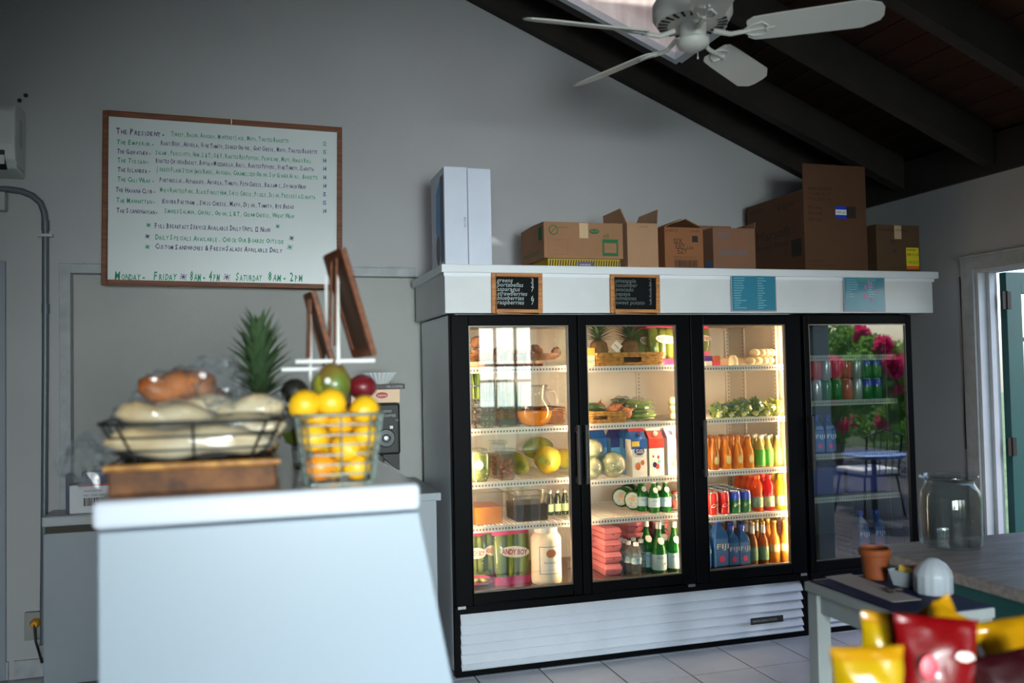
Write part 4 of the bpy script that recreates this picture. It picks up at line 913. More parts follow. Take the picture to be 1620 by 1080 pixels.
# second shelf: bagged greens
z = SH3[1] + .001
BRO = mat('broccoli leaf', (120, 150, 66), .6, c2=(62, 98, 34), vs=18, bump=.4); CAU = mat('pale floret', (222, 220, 170), .6, c2=(170, 184, 110), vs=40, bump=.5)
GLb = ['first', 'second', 'third', 'fourth', 'fifth', 'sixth']
for i, px in enumerate((1136, 1155, 1174, 1193, 1212, 1230)):
    y = 4.43 + .02 * (i % 2); e = empty('greens_bag', (X(px, 658, y), y, z), 'bagged leafy greens on second right shelf, %s from left' % GLb[i], 'vegetable', 'bagged greens on second right shelf'); hh = .075 + .02 * (i in (2, 3, 5))
    crumple((0, 0, hh * .5), (.038, .06, hh * .5), 30 + i, BRO if i < 4 else mat('yellow green leaf', (196, 200, 96), .55, c2=(140, 160, 60), vs=20), 'greens', .8, 24, parent=e)
    for k in range(3): crumple((-.018 + .018 * k, -.045, .02 + .015 * k), (.016, .016, .016), 50 + i * 3 + k, CAU, 'floret', .5, 12, parent=e)
    crumple((0, 0, hh * .52), (.042, .068, hh * .56), 70 + i, FILM, 'bag', .3, 18, parent=e)
    if i < 3: MB().tube([(-.036, -.03, hh * .9), (0, -.045, hh * .98), (.036, -.03, hh * .9)], .0035, 6).build('blue_seal', mat('blue plastic seal', (60, 110, 170), .4), e, smooth=60)
# third shelf: amber soda bottles, green bottles
z = SH3[2] + .001
AM = liquid('amber soda', (240, 164, 44), .6); AMB = liquid('dark amber soda', (190, 116, 40), .5)
AB = [(.001, 0), (.026, 0), (.029, .006), (.030, .07), (.028, .095), (.017, .130), (.0125, .150), (.0125, .166)]
CAPM = mat('copper cap', (176, 104, 50), .3, metal=.7)
files = [(1130, AMB), (1149, AM), (1168, AM), (1185, AM)]
for f_i, (px, lm) in enumerate(files):
    xx = X(px, 742, 4.42); labs = ['amber soda bottle, %s file from left, %s' % (GLb[f_i], s) for s in ('front one', 'second one', 'third one', 'last one')]
    p0 = bottle('soda_bottle', '', 'bottle', AB, lm, CAPM, (.0145, .16, .175), (0, 0, 0), group='amber soda bottles')
    MB().ell((0, -.0295, .052), (.015, .002, .023), 12, 8).build('label', mat('olive cream label', (206, 190, 128), .6), p0)
    row(p0, [(xx + .004 * k, 4.42 + .068 * k, z) for k in range(4)], labs)
for f_i, (px, lc, nm) in enumerate([(1203, (60, 160, 40), 'green-labelled'), (1216, (96, 180, 60), 'light green-labelled'), (1231, (206, 150, 90), 'peach-labelled')]):
    xx = X(px, 741, 4.43); p0 = bottle('soda_bottle', '', 'bottle', AB, liquid('pale lemon soda', (226, 206, 120), .6), SILV, (.0145, .16, .175), (0, 0, 0), lab=(.012, .098), labm=mat(nm, lc, .4), group='labelled soda bottles')
    row(p0, [(xx + .004 * k, 4.43 + .07 * k, z) for k in range(3)], ['%s soda bottle right of the amber ones, %s' % (nm, s) for s in ('front one', 'second one', 'last one')])
# fourth shelf: cans and juice bottles
z = SH3[3] + .001
def can(label, loc, m_, txt, tm_, group=None, m2=None):
    e = empty('drink_can', loc, label, 'can', group)
    MB().lathe([(.001, .003), (.024, 0), (.032, .008), (.032, .104), (.027, .118)], 18).build('body', m_, e, smooth=50)
    if m2: MB().lathe([(.0323, .075), (.0323, .104), (.0275, .117)], 18).build('upper_print', m2, e, smooth=50)
    MB().lathe([(.027, .118), (.0275, .121), (.025, .121), (.0245, .1175), (.001, .117)], 18).build('lid', mat('aluminium lid', (214, 210, 204), .3, metal=.8), e, smooth=40)
    if txt:
        t = text(txt, .026, tm_, e, (0, 0, 0), (0, 0, 0), align='CENTER', width=.05, shear=.3)
        for v in t.data.vertices: a_ = v.co.x / .032; v.co = Vector((math.sin(a_) * .0328, -math.cos(a_) * .0328, .045 + v.co.y + v.co.x * .3))
    return e
REDC = mat('red can', (196, 26, 28), .3, coat=.4); GRC = mat('green can', (20, 112, 60), .3, coat=.4); BLC = mat('blue can top', (40, 60, 180), .3, coat=.4)
for f_i, (px, m_, tx, m2, nm) in enumerate([(1128, REDC, 'Cola', None, 'red cola can, left file'), (1145.5, REDC, 'Cola', None, 'red cola can, right file'), (1163, GRC, 'Sprite', BLC, 'green and blue soda can, left file'), (1179.5, GRC, 'Sprite', BLC, 'green and blue soda can, right file')]):
    xx = X(px, 815, 4.42); p0 = can('', (0, 0, 0), m_, tx, CW, 'cans on the fourth shelf', m2); row(p0, [(xx + .002 * k, 4.42 + .068 * k, z) for k in range(5)], ['%s, %s' % (nm, s) for s in ('front can', 'second can', 'third can', 'fourth can', 'last can')], rzs=.3)
JBp = [(.001, 0), (.027, 0), (.030, .01), (.030, .085), (.026, .098), (.031, .125), (.031, .14), (.020, .165), (.0135, .175), (.0135, .19)]
for f_i, (px, c_, nm) in enumerate([(1199, (250, 110, 30), 'orange'), (1217, (230, 40, 44), 'red'), (1235, (250, 206, 40), 'yellow')]):
    xx = X(px, 809, 4.43); p0 = bottle('juice_bottle', '', 'bottle', JBp, liquid('juice ' + nm, c_, .6), mat('cap ' + nm, c_, .45), (.017, .18, .2), (0, 0, 0), lab=(.022, .08), labm=mat('juice label', (196, 190, 160), .5, c2=(110, 140, 100), vs=30), group='juice bottles')
    row(p0, [(xx + .004 * k, 4.43 + .07 * k, z) for k in range(4)], ['%s juice bottle on fourth right shelf, %s' % (nm, s) for s in ('front one', 'second one', 'third one', 'last one')])
# floor: square blue water bottles, beers
z = FZ
FB = liquid('blue water', (58, 110, 178), .5, .08)
def square_bottle(label, loc, s, group='square blue water bottles'):
    e = empty('water_bottle', loc, label, 'bottle', group)
    MB().lathe([(.040, 0), (.046, .008), (.046, .13), (.040, .15), (.018, .178), (.015, .186), (.015, .195)], 4).build('body', FB, e, rot=(0, 0, PI/4), bevel=.005)
    MB().lathe([(.0185, .19), (.0185, .21), (.016, .213)], 16).build('cap', mat('blue cap', (34, 56, 170), .4), e, smooth=40)
    pf = MB().box(-.030, .030, -.034, -.0336, .012, .125).build('label', mat('water bottle label', (70, 112, 170), .4), e)
    text('FIJI', .032, CW, pf, (-.028, -.0346, .082), width=.056)
    fl_ = MB()
    for k in range(6): a_ = k * PI / 3; fl_.ell((.008 * math.cos(a_), -.0345, .008 * math.sin(a_) + .038), (.0065, .0012, .0065), 8, 5)
    fl_.build('pink_flower', mat('pink flower print', (232, 60, 110), .5), pf)
    e.scale = (s,) * 3; return e
square_bottle('tall square blue water bottle with pink flower, front left on floor', (X(1137, 898, 4.42), 4.42, z), 1.28)
square_bottle('square blue water bottle cut off by the door frame, floor', (X(1113, 902, 4.42), 4.42, z), 1.02)
square_bottle('shorter square blue water bottle, second from left in front row', (X(1157, 896, 4.42), 4.42, z), 1.04)
square_bottle('shorter square blue water bottle, third from left in front row', (X(1174, 893, 4.42), 4.42, z), 1.04)
for k in range(4): square_bottle('square blue water bottle in back row, %s from left' % GLb[k], (X(1120 + 19 * k, 890, 4.53), 4.54, z), 1.02 + .22 * (k == 0))
BP = [(.001, 0), (.028, 0), (.030, .006), (.030, .11), (.026, .135), (.0145, .165), (.0125, .215), (.014, .218), (.014, .226)]
BG = liquid('brown beer glass', (168, 96, 24), .55, .08); BY = liquid('golden beer', (226, 164, 60), .6, .08)
bottles = [(1191, BG, 'green-labelled amber beer bottle', mat('beer green label', (110, 150, 120), .5), 'left file'), (1208, BG, 'green-labelled amber beer bottle', mat('beer green label', (110, 150, 120), .5), 'right file'),
           (1226, BY, 'cream-labelled golden beer bottle', mat('beer cream label', (216, 190, 140), .5), 'left file'), (1243, BY, 'cream-labelled golden beer bottle', mat('beer cream label', (216, 190, 140), .5), 'right file')]
for (px, bm_, nm, lb_, fl2) in bottles:
    xx = X(px, 890, 4.42); p0 = bottle('beer_bottle', '', 'bottle', BP, bm_, mat('gold cap', (190, 160, 90), .3, metal=.6), (.0155, .219, .231), (0, 0, 0), lab=(.02, .095) if bm_ is BG else (.06, .10), labm=lb_, neckm=SILV, neck=(.168, .214) if bm_ is BG else None, group='beer bottles on the fridge floor')
    row(p0, [(xx + .003 * k, 4.42 + .068 * k, z) for k in range(5)], ['%s, %s, %s' % (nm, fl2, s) for s in ('front one', 'second one', 'third one', 'fourth one', 'last one')])
for i, px in enumerate((1135, 1152, 1170)):
    xx = X(px, 880, 4.64); p0 = bottle('beer_bottle', '', 'bottle', BP, BG, mat('gold cap', (190, 160, 90), .3, metal=.6), (.0155, .219, .231), (xx, 4.64, z), lab=(.02, .095), labm=mat('beer cream label', (216, 190, 140), .5)); tag(p0, 'brown beer bottle standing behind blue water bottles, %s from left' % GLb[i], 'bottle', 'beer bottles on the fridge floor')

# ================================================================== dark fridge contents
def drow(z, px0, n, y, mats_, names, grp, shelf):
    for k in range(n):
        x_ = 3.09 + k * .069; m_, m2 = mats_[k % len(mats_)]
        can('%s on the %s shelf of dark fridge, %s' % (names[k % len(names)], shelf, ['first from left', 'second from left', 'third from left', 'fourth from left', 'fifth from left', 'sixth from left', 'seventh from left', 'rightmost'][k]), (x_, y, z), m_, None, None, grp, m2)
RS = mat('pink red can', (190, 70, 70), .3, coat=.4); SV = mat('silver can', (180, 184, 188), .3, metal=.6)
drow(SH4[1] + .001, 0, 8, 4.42, [(SV, None), (SV, None), (GRC, None), (GRC, None), (RS, None), (SV, None), (GRC, BLC), (GRC, BLC)], ['silver can', 'plain silver can', 'green can', 'bright green can', 'pinkish can', 'steel can', 'green and blue can', 'blue-topped green can'], 'cans in the dark fridge', 'second')
for k in range(8):
    x_ = 3.09 + k * .069; m_ = [RS, RS, SV, RS, RS, SV, GRC, GRC][k]
    can('%s can of upper layer on second shelf of dark fridge, %s' % (['pinkish', 'pinkish', 'silver', 'pinkish', 'pinkish', 'silver', 'green', 'green'][k], ['first from left', 'second from left', 'third from left', 'fourth from left', 'fifth from left', 'sixth from left', 'seventh from left', 'rightmost'][k]), (x_, 4.42, SH4[1] + .124), m_, None, None, 'upper cans in the dark fridge', BLC if k > 5 else None)
for k in range(3): square_bottle('square blue water bottle on third shelf of dark fridge, %s from left' % GLb[k], (3.08 + .075 * k, 4.43, SH4[2] + .001), 1.05, 'water bottles in the dark fridge')
for k in range(2): square_bottle('square blue water bottle on floor of dark fridge, %s' % ['left one', 'right one'][k], (3.45 + .11 * k, 4.45, .401), 1.1, 'water bottles on the dark fridge floor')
for k in range(2):
    e = MB().box(-.14, .14, -.12, .12, 0, .16).build('drink_crate', mat('dark blue crate', (30, 44, 110), .5), None, loc=(3.2 + .30 * k, 4.55, SH4[3] + .001), bevel=.01); tag(e, 'dark blue drinks pack on lower shelf of dark fridge, %s' % ['left one', 'right one'][k], 'crate', 'drinks packs')
# ================================================================== signs on the valance
yv = 4.256
def chalkboard(label, x0, x1, z0, z1, lines, chalk):
    e = empty('chalkboard', ((x0 + x1) / 2, yv, z0), label, 'chalkboard', 'framed chalkboards on the valance'); w = x1 - x0; h = z1 - z0
    MB().frame(-w/2, w/2, 0, h, .022, -.016, -.001).build('frame', FRAMEL, e, bevel=.004)
    MB().box(-w/2 + .02, w/2 - .02, -.008, -.002, .02, h - .02).build('slate', SLATE, e)
    MB().tube([(-.006, -.008, h), (-.006, -.008, h + .012), (.006, -.008, h + .012), (.006, -.008, h)], .0012, 5).build('hanger', STEEL, e)
    for i, (a, b_) in enumerate(lines):
        zz = h - .05 - i * (h - .06) / 6.6
        text(a, .031, chalk, e, (-w/2 + .028, -.0086, zz), shear=.2)
        if b_: text(b_, .034, chalk, e, (w/2 - .062, -.0086, zz))
    return e
c_ = chalkboard('left wood-framed chalkboard with brighter white handwriting on valance', 1.168, 1.436, 1.787, 1.993, [('greens', '3'), ('portabellas', '3'), ('asparagus', '7'), ('strawberries', ''), ('blueberries', '6'), ('raspberries', '7')], CHALK)
c_.rotation_euler = (0, .012, 0)
c_ = chalkboard('right wood-framed chalkboard with faded handwriting on valance', 1.808, 2.09, 1.787, 1.997, [('pineapple', '2'), ('cucumber', '4'), ('avocado', '4'), ('papaya', '3'), ('tomatoes', '2'), ('sweet potato', '3')], CHALKD)
c_.rotation_euler = (0, .01, 0)
SEA = mat('turquoise paper', (40, 138, 168), .45, var=.06, vs=9, coat=.3); GREYF = mat('grey plastic edge', (150, 156, 162), .4)
def menu(label, x0, x1, z0, z1, second):
    e = empty('menu_sheet', ((x0 + x1) / 2, yv, z0), label, 'menu', 'turquoise menus on the valance'); w = x1 - x0; h = z1 - z0
    MB().box(-w/2, w/2, -.006, -.001, 0, h).build('holder', GREYF, e, bevel=.001)
    MB().box(-w/2 + .007, w/2 - .007, -.0075, -.006, .007, h - .007).build('paper', SEA, e)
    random.seed(4 + second); mm = MB()
    for c in range(2):
        for k in range(14 if not second else 9):
            zz = h - .03 - k * .0135; xa = -w/2 + .018 + c * w * .52; L = random.uniform(.03, .075) * (.8 if c else 1)
            t = xa
            while t < xa + L: q = random.uniform(.003, .009); mm.box(t, t + q, -.0082, -.0076, zz, zz + .005); t += q + .002
    tag(mm.build('small_print', mat('pale print', (150, 200, 214), .6), e), kind='stuff')
    if second:
        mm = MB(); random.seed(8)
        for k in range(9): mm.ell((random.uniform(0, w/2 - .03), -.0078, random.uniform(.05, h - .03)), (random.uniform(.004, .012), .0006, random.uniform(.004, .02)), 9, 5, lump=.5, seed=k)
        mm.build('pink_blossom_print', mat('pink print', (206, 110, 170), .5), e)
        mm = MB().ell((-.01, -.0077, h - .035), (.035, .0006, .016), 12, 6, lump=.3); mm.build('green_print', mat('sea green print', (70, 160, 140), .5), e)
    MB().box(-w/2 + .005, w/2 - .005, -.0092, -.0088, .005, h - .005).build('clear_sleeve', glassy('sleeve film', (250, 252, 252), .8, .35, 0, .03), e)
menu('turquoise menu sheet in plastic holder with plain white print, third sign on valance', 2.518, 2.80, 1.797, 2.02, 0)
menu('turquoise menu sheet with pink blossom pattern, rightmost sign on valance', 3.238, 3.518, 1.797, 2.018, 1)
# ================================================================== boxes on top
def carton_box(nm, label, x0, x1, y0, y1, h, m_, flaps='closed', z0=2.031, inner=CARDIN, rz=0):
    e = empty(nm, ((x0 + x1) / 2, y0, z0), label, 'box', None, rz); w = x1 - x0; d = y1 - y0; t = .004
    m = MB(); m.box(-w/2, w/2, 0, t, 0, h).box(-w/2, w/2, d - t, d, 0, h).box(-w/2, -w/2 + t, t, d - t, 0, h).box(w/2 - t, w/2, t, d - t, 0, h).box(-w/2 + t, w/2 - t, t, d - t, 0, t)
    m.build('carton', m_, e)
    def flap(hinge, axis, ang, wid, ln, sgn):
        # thin board hinged along an edge
        b_ = MB().box(-wid/2, wid/2, 0, ln, -.002, .002) if axis == 'x' else MB().box(0, ln, -wid/2, wid/2, -.002, .002)
        f = b_.build('flap', m_, e, loc=hinge); f.rotation_euler = (ang, 0, 0) if axis == 'x' else (0, ang, 0)
    if flaps == 'closed':
        flap((0, .0, h + .001), 'x', .03, w, d/2 - .002, 1); f = MB().box(-w/2, w/2, -d/2 + .002, 0, -.002, .002).build('flap', m_, e, loc=(0, d, h + .001)); f.rotation_euler = (-.03, 0, 0)
        MB().box(-.025, .025, .0 - .0008, .0, h - .08, h).build('tape', mat('parcel tape', (206, 176, 140), .3, coat=.3), e)
    elif flaps == 'tent':
        f1 = MB().box(-w/2 * .98, 0, 0, d, -.002, .002).build('flap', m_, e, loc=(w/2, 0, h)); f1.rotation_euler = (0, .42, 0)
        f2 = MB().box(0, w/2 * .98, 0, d, -.002, .002).build('flap', m_, e, loc=(-w/2, 0, h)); f2.rotation_euler = (0, -.42, 0)
    elif flaps == 'open':
        for s_ in (-1, 1):
            f1 = MB().add([(0,0,0),(0,d,0),(s_*-.0,d*.86,.085),(0,d*.1,.085)],[(0,1,2,3)]).build('flap', m_, e, loc=(s_ * w/2, 0, h)); f1.rotation_euler = (0, s_ * .25, 0)
            q = f1.modifiers.new('solid', 'SOLIDIFY'); q.thickness = .004
        f1 = MB().box(-w/2, w/2, -.002, .002, 0, .06).build('flap', m_, e, loc=(0, d, h))
    elif flaps == 'up':
        f1 = MB().box(-w/2, w/2, -.002, .002, 0, .055).build('flap', m_, e, loc=(0, d, h)); f1.rotation_euler = (-.2, 0, 0)
        f1 = MB().box(-.002, .002, 0, d, 0, .035).build('flap', m_, e, loc=(w/2, 0, h)); f1.rotation_euler = (0, .1, 0)
    return e
INKK = mat('black print', (44, 34, 30), .8); INKGR = mat('green print', (38, 100, 60), .8); INKBL = mat('faded blue print', (70, 110, 150), .8)
CWH = mat('white coated carton', (214, 220, 236), .55, var=.05, vs=6)
# tall white box at the left
e = empty('tall_white_box', (1.08, 4.345, 2.031), 'tall white carton with blue printed side standing at left end above fridge', 'box')
MB().box(-.122, -.002, 0, .33, 0, .508).build('half_panel', CWH, e, bevel=.003); MB().box(.002, .124, .002, .33, 0, .505).build('half_panel', CWH, e, bevel=.003)
MB().box(-.0035, .0035, .004, .33, .002, .5).build('seam', mat('seam shade', (120, 124, 140), .8), e)
MB().box(-.1235, -.1222, .02, .09, .03, .47).build('dark_side_print', mat('navy side print', (48, 58, 88), .5), e)
MB().add([(-.1240, .10, .12), (-.1240, .20, .20), (-.1240, .19, .40), (-.1240, .09, .46)], [(0,1,2,3)]).build('blue_side_print', mat('sky blue print', (70, 150, 214), .5), e)
MB().ell((-.1242, .15, .1), (.0008, .05, .08), 10, 8).build('dark_side_print', mat('navy side print', (48, 58, 88), .5), e)
text('MODEL 04  230V', .016, INKK, e, (-.1245, .30, .04), (PI/2, 0, -PI/2), width=.12).rotation_euler = (0, -PI/2, 0)
text('NO 7238', .013, INKK, e, (-.012, -.0008, .20), (PI/2, -PI/2, 0), width=.05)
mm = MB(); mm.box(-.098, -.10, -.0005, 0, .42, .10)
# box 1: green-printed carton on a yellow patterned one
e = carton_box('cardboard_box', 'wide brown carton with green print and number 8, resting on yellow patterned box', 1.49, 1.937, 4.36, 4.76, .188, CARD, 'closed', 2.031 + .055)
mm = MB().lathe([(.026, 0), (.026, .0008)], 24).build('round_mark', INKGR, e, loc=(-.17, -.0002, .148), rot=(PI/2, 0, 0)); MB().lathe([(.021, 0), (.021, .001)], 24).build('mark_centre', CARD, mm, loc=(0, 0, .0004)); 
MB().box(-.02, .02, -.002, .002, .0012, .0018).build('mark_stroke', INKGR, mm, rot=(0, 0, .8))
MB().frame(-.20, -.09, .018, .10, .0022, -.0008, -.0001).build('address_frame', mat('brown print', (100, 72, 52), .8), e)
text('SHIP TO', .009, mat('brown print', (100, 72, 52), .8), e, (-.17, -.0008, .088)); text('FRESH', .012, INKGR, e, (-.14, -.0008, .158), width=.05)
MB().box(.105, .195, -.0008, -.0001, .015, .105).build('green_square', INKGR, e); MB().box(.115, .185, -.0014, -.0008, .032, .085).build('square_window', CARD, e)
text('#8', .032, INKGR, e, (.11, -.0008, .112)); MB().ell((0, 0, 0), (.03, .0008, .014), 14, 6).build('oval_mark', INKGR, e, loc=(.06, -.0004, .145)); text('FRUIT', .012, CARD, e, (.04, -.0014, .141), width=.042)
MB().add([(-.2241, .03, .10), (-.2241, .09, .10), (-.2241, .09, .17), (-.2241, .03, .17)], [(0,1,2,3)]).build('side_mark', INKGR, e); text('PRODUCE', .03, INKGR, e, (-.2245, .36, .03), (PI/2, 0, -PI/2), width=.28)
YPAT = mat('black and yellow stripes', (176, 150, 30), .6)
e = empty('yellow_box', (1.72, 4.375, 2.031), 'flat yellow box with black slanted stripes under the green-printed carton', 'box'); MB().box(-.205, .205, 0, .37, 0, .054).build('body', YPAT, e)
mm = MB()
for k in range(28): x_ = -.20 + k * .0145; mm.add([(x_, -.0006, .006), (x_ + .006, -.0006, .006), (x_ + .012, -.0006, .048), (x_ + .006, -.0006, .048)], [(0,1,2,3)])
tag(mm.build('stripes', INKK, e), kind='stuff'); MB().box(-.04, .05, -.0014, -.0008, .012, .038).build('purple_label', mat('violet label', (92, 84, 130), .6), e); text('HANDLE', .012, CW, e, (-.028, -.0018, .02), width=.06)
e = carton_box('cardboard_box', 'narrow tan carton with raised open flaps between the printed boxes', 1.957, 2.137, 4.345, 4.66, .25, CARD2, 'open'); 
text('OPEN', .016, mat('brown print'  , (100, 72, 52), .8), e, (-.02, -.0008, .225), width=.05); text('BOX', .016, mat('brown print', (100, 72, 52), .8), e, (-.02, -.0008, .01), width=.05)
e = carton_box('cardboard_box', 'orange-brown carton with black block lettering and tented flaps', 2.182, 2.415, 4.355, 4.60, .235, mat('orange cardboard', (146, 94, 58), .85, var=.1, vs=5), 'tent')
text('6/1000 CT', .018, INKK, e, (-.108, -.0008, .21), width=.07); text('5 DOZEN', .014, INKK, e, (.035, -.0008, .21), width=.06)
for i, s_ in enumerate(('SIX', 'EXY', 'EZY')): text(s_, .042, INKK, e, (-.065 + .012 * i, -.0008, .145 - .027 * i), width=.055)
text('Lite', .028, INKK, e, (.01, -.0008, .115), shear=.4)
MB().box(.05, .085, -.0008, -.0001, .155, .19).build('stamp', INKK, e); MB().frame(-.06, .08, .015, .058, .002, -.0008, -.0001).build('code_frame', INKK, e)
mm = MB(); random.seed(2); x_ = -.054
while x_ < .07: q = random.choice((.002, .003, .005)); mm.box(x_, x_ + q, -.0008, -.0001, .02, .053); x_ += q + random.choice((.002, .003))
tag(mm.build('bars', INKK, e), kind='stuff'); text('KEEP DRY THIS SIDE UP', .010, INKK, e, (-.065, -.0008, .068), width=.135)
e = carton_box('cardboard_box', 'tan carton with faded blue lettering left of the large dark boxes', 2.477, 2.742, 4.355, 4.60, .24, mat('pinkish cardboard', (134, 94, 70), .85, var=.1, vs=5), 'up')
text('CCU', .040, INKBL, e, (-.105, -.0008, .185), width=.075); text('PROACTIVE', .034, INKBL, e, (-.085, -.0008, .09), width=.165); text('24 UNITS', .014, INKBL, e, (-.1, -.0008, .012), width=.05); text('RECYCLE', .014, INKBL, e, (.03, -.0008, .012), width=.08)
MB().box(-.1330, -.1328, .02, .08, .01, .06).build('side_mark', INKBL, e)
# the large dark box with its upright side flap
e = carton_box('large_cardboard_box', 'large dark brown carton with blue sticker, tallest box above fridges', 3.062, 3.487, 4.35, 4.95, .478, CARDD, 'none')
MB().box(-.2125, .2125, -.0, .004, .478, .625).build('flap', CARDD, e, rot=(-.0, 0, 0)); 
MB().box(.0, .075, -.0012, -.0001, .315, .385).build('blue_sticker', mat('blue sticker', (26, 66, 200), .4), e); MB().box(.0, .075, -.0018, -.0012, .335, .366).build('sticker_panel', PAPERW, e); text('TEMP. LOG', .016, INKK, e, (.006, -.0022, .344), width=.062)
MB().box(.0755, .14, -.0012, -.0001, .318, .385).build('dark_print', INKK, e)
for i, s_ in enumerate(('Marine', 'Food', 'Service')): text(s_, .026, INKK, e, (-.185, -.0008, .365 - .034 * i), width=.09)
for i, s_ in enumerate(('KEEP FROZEN', 'STORE FLAT', 'THIS SIDE UP')): text(s_, .022, INKK, e, (-.18, -.0008, .475 - .0 + -.03 * i), width=.15)
text('HANDLE WITH CARE', .012, INKK, e, (-.185, -.0008, .06), width=.1); text('PACKED FOR FOOD SERVICE', .012, INKK, e, (-.185, -.0008, .035), width=.17)
LX = -.2128
text('Marsoft', .085, INKK, e, (LX, .50, .235), (PI/2, 0, -PI/2), width=.36); text('Bread Flour', .045, INKK, e, (LX, .50, .18), (PI/2, 0, -PI/2), width=.34)
MB().box(LX, LX + .0004, .03, .13, .10, .2).build('side_mark', INKK, e); text('Light', .05, INKK, e, (LX, .26, .40), (PI/2, 0, -PI/2), width=.16); text('KEEP COOL', .03, INKK, e, (LX, .55, .42), (PI/2, 0, -PI/2), width=.14)
e = carton_box('cardboard_box', 'dark carton with yellow label at far right above the fridges', 3.555, 3.862, 4.355, 4.68, .285, mat('olive dark cardboard', (92, 66, 44), .85, var=.1, vs=5), 'closed')
MB().box(.055, .145, -.0012, -.0001, .045, .155).build('yellow_label', mat('yellow label', (232, 214, 40), .5), e); MB().box(.055, .145, -.0014, -.0001, .025, .045).build('orange_band', mat('orange band', (220, 110, 40), .5), e)
text('PURSER', .016, INKK, e, (.062, -.0018, .135), width=.06); text('09/12 21', .022, INKK, e, (.060, -.0018, .105), width=.08); text('10:12 C', .022, INKK, e, (.065, -.0018, .06), width=.07)
text('NATURAL SPRING', .02, INKK, e, (-.135, -.0008, .25), width=.2); text('UR', .04, INKK, e, (-.06, -.0008, .17), width=.04); text('X', .04, INKK, e, (-.04, -.0008, .12), width=.03); text('PRODUCT OF ITALY', .012, INKK, e, (-.08, -.0008, .03), width=.13)
# ================================================================== whiteboard with the menu
bw, bh = 1.235, .915
e = empty('menu_whiteboard', (-.107, YB - .027, 1.98), 'large whiteboard menu in brown wood frame with green and navy handwriting', 'whiteboard'); e.rotation_euler = (0, .013, 0)
MB().frame(-bw/2, bw/2, 0, bh, .028, -.030, -.002).build('frame', FRAMEW, e, bevel=.003)
MB().box(-bw/2 + .026, bw/2 - .026, -.018, -.004, .026, bh - .026).build('board', BOARDW, e)
MB().box(.022, .026, -.0315, -.030, bh - .028, bh).build('frame_nick', PAPERW, e)
Q = {'B': INKB, 'G': INKG, 'C': INKC}
def smallcaps(s, size, m_, x, z, width, parent=e):
    """handwritten small capitals: first letters of words taller"""
    parts = []; adv = 0
    for w in s.split(' '):
        parts.append(w)
    tot = 0; segs = []
    def cw(ch, k): return (.30 if ch in ".,'!()1I" else .62 if ch not in 'MW' else .82) * k
    for w in parts:
        for i, ch in enumerate(w):
            k = 1.0 if (i == 0 or ch in '0123456789&') else .74
            segs.append((ch.upper(), k, tot)); tot += cw(ch, k) + .06
        tot += .22
    sc = width / max(tot, .01)
    return segs, sc
GLY = {}
def glyph(ch):
    if ch not in GLY:
        c = bpy.data.curves.new('g', 'FONT'); c.body = ch; c.size = 1; c.resolution_u = 1; c.offset = .022; o_ = bpy.data.objects.new('g', c); me = bpy.data.meshes.new_from_object(o_)
        GLY[ch] = ([tuple(v.co) for v in me.vertices], [tuple(p.vertices) for p in me.polygons]); bpy.data.objects.remove(o_); bpy.data.curves.remove(c)
    return GLY[ch]
def hand(s, m_, x, z, width, size, parent, y=-.0186, name='handwriting', seed=0):
    segs, sc = smallcaps(s, size, m_, x, z, width); rnd = random.Random(seed + len(s)); mb = MB()
    for ch, k, t in segs:
        vs, fs = glyph(ch); jz = rnd.uniform(-.04, .04) * size; ax = sc * k; sh_ = rnd.uniform(-.05, .18)
        if not vs: continue
        mb.add([(x + t * sc + (vx + sh_ * vy) * sc * k * .95, y, z + jz + vy * size * k) for vx, vy, _ in vs], fs)
    me = bpy.data.meshes.new(name); me.from_pydata(mb.v, [], mb.f); me.materials.append(m_); ob = bpy.data.objects.new(name, me); COL.objects.link(ob); ob.parent = parent; return ob
def WBP(px, py):                         # whiteboard pixel -> board coordinates
    p = at(px, py, YB - .045); dx, dz = p.x + .107, p.z - 1.98; c, s_ = math.cos(.013), math.sin(.013); return (dx * c - dz * s_, dx * s_ + dz * c)
def ZB(zx, zy): return WBP(150 + zx / 3.485, 160 + zy / 3.485)
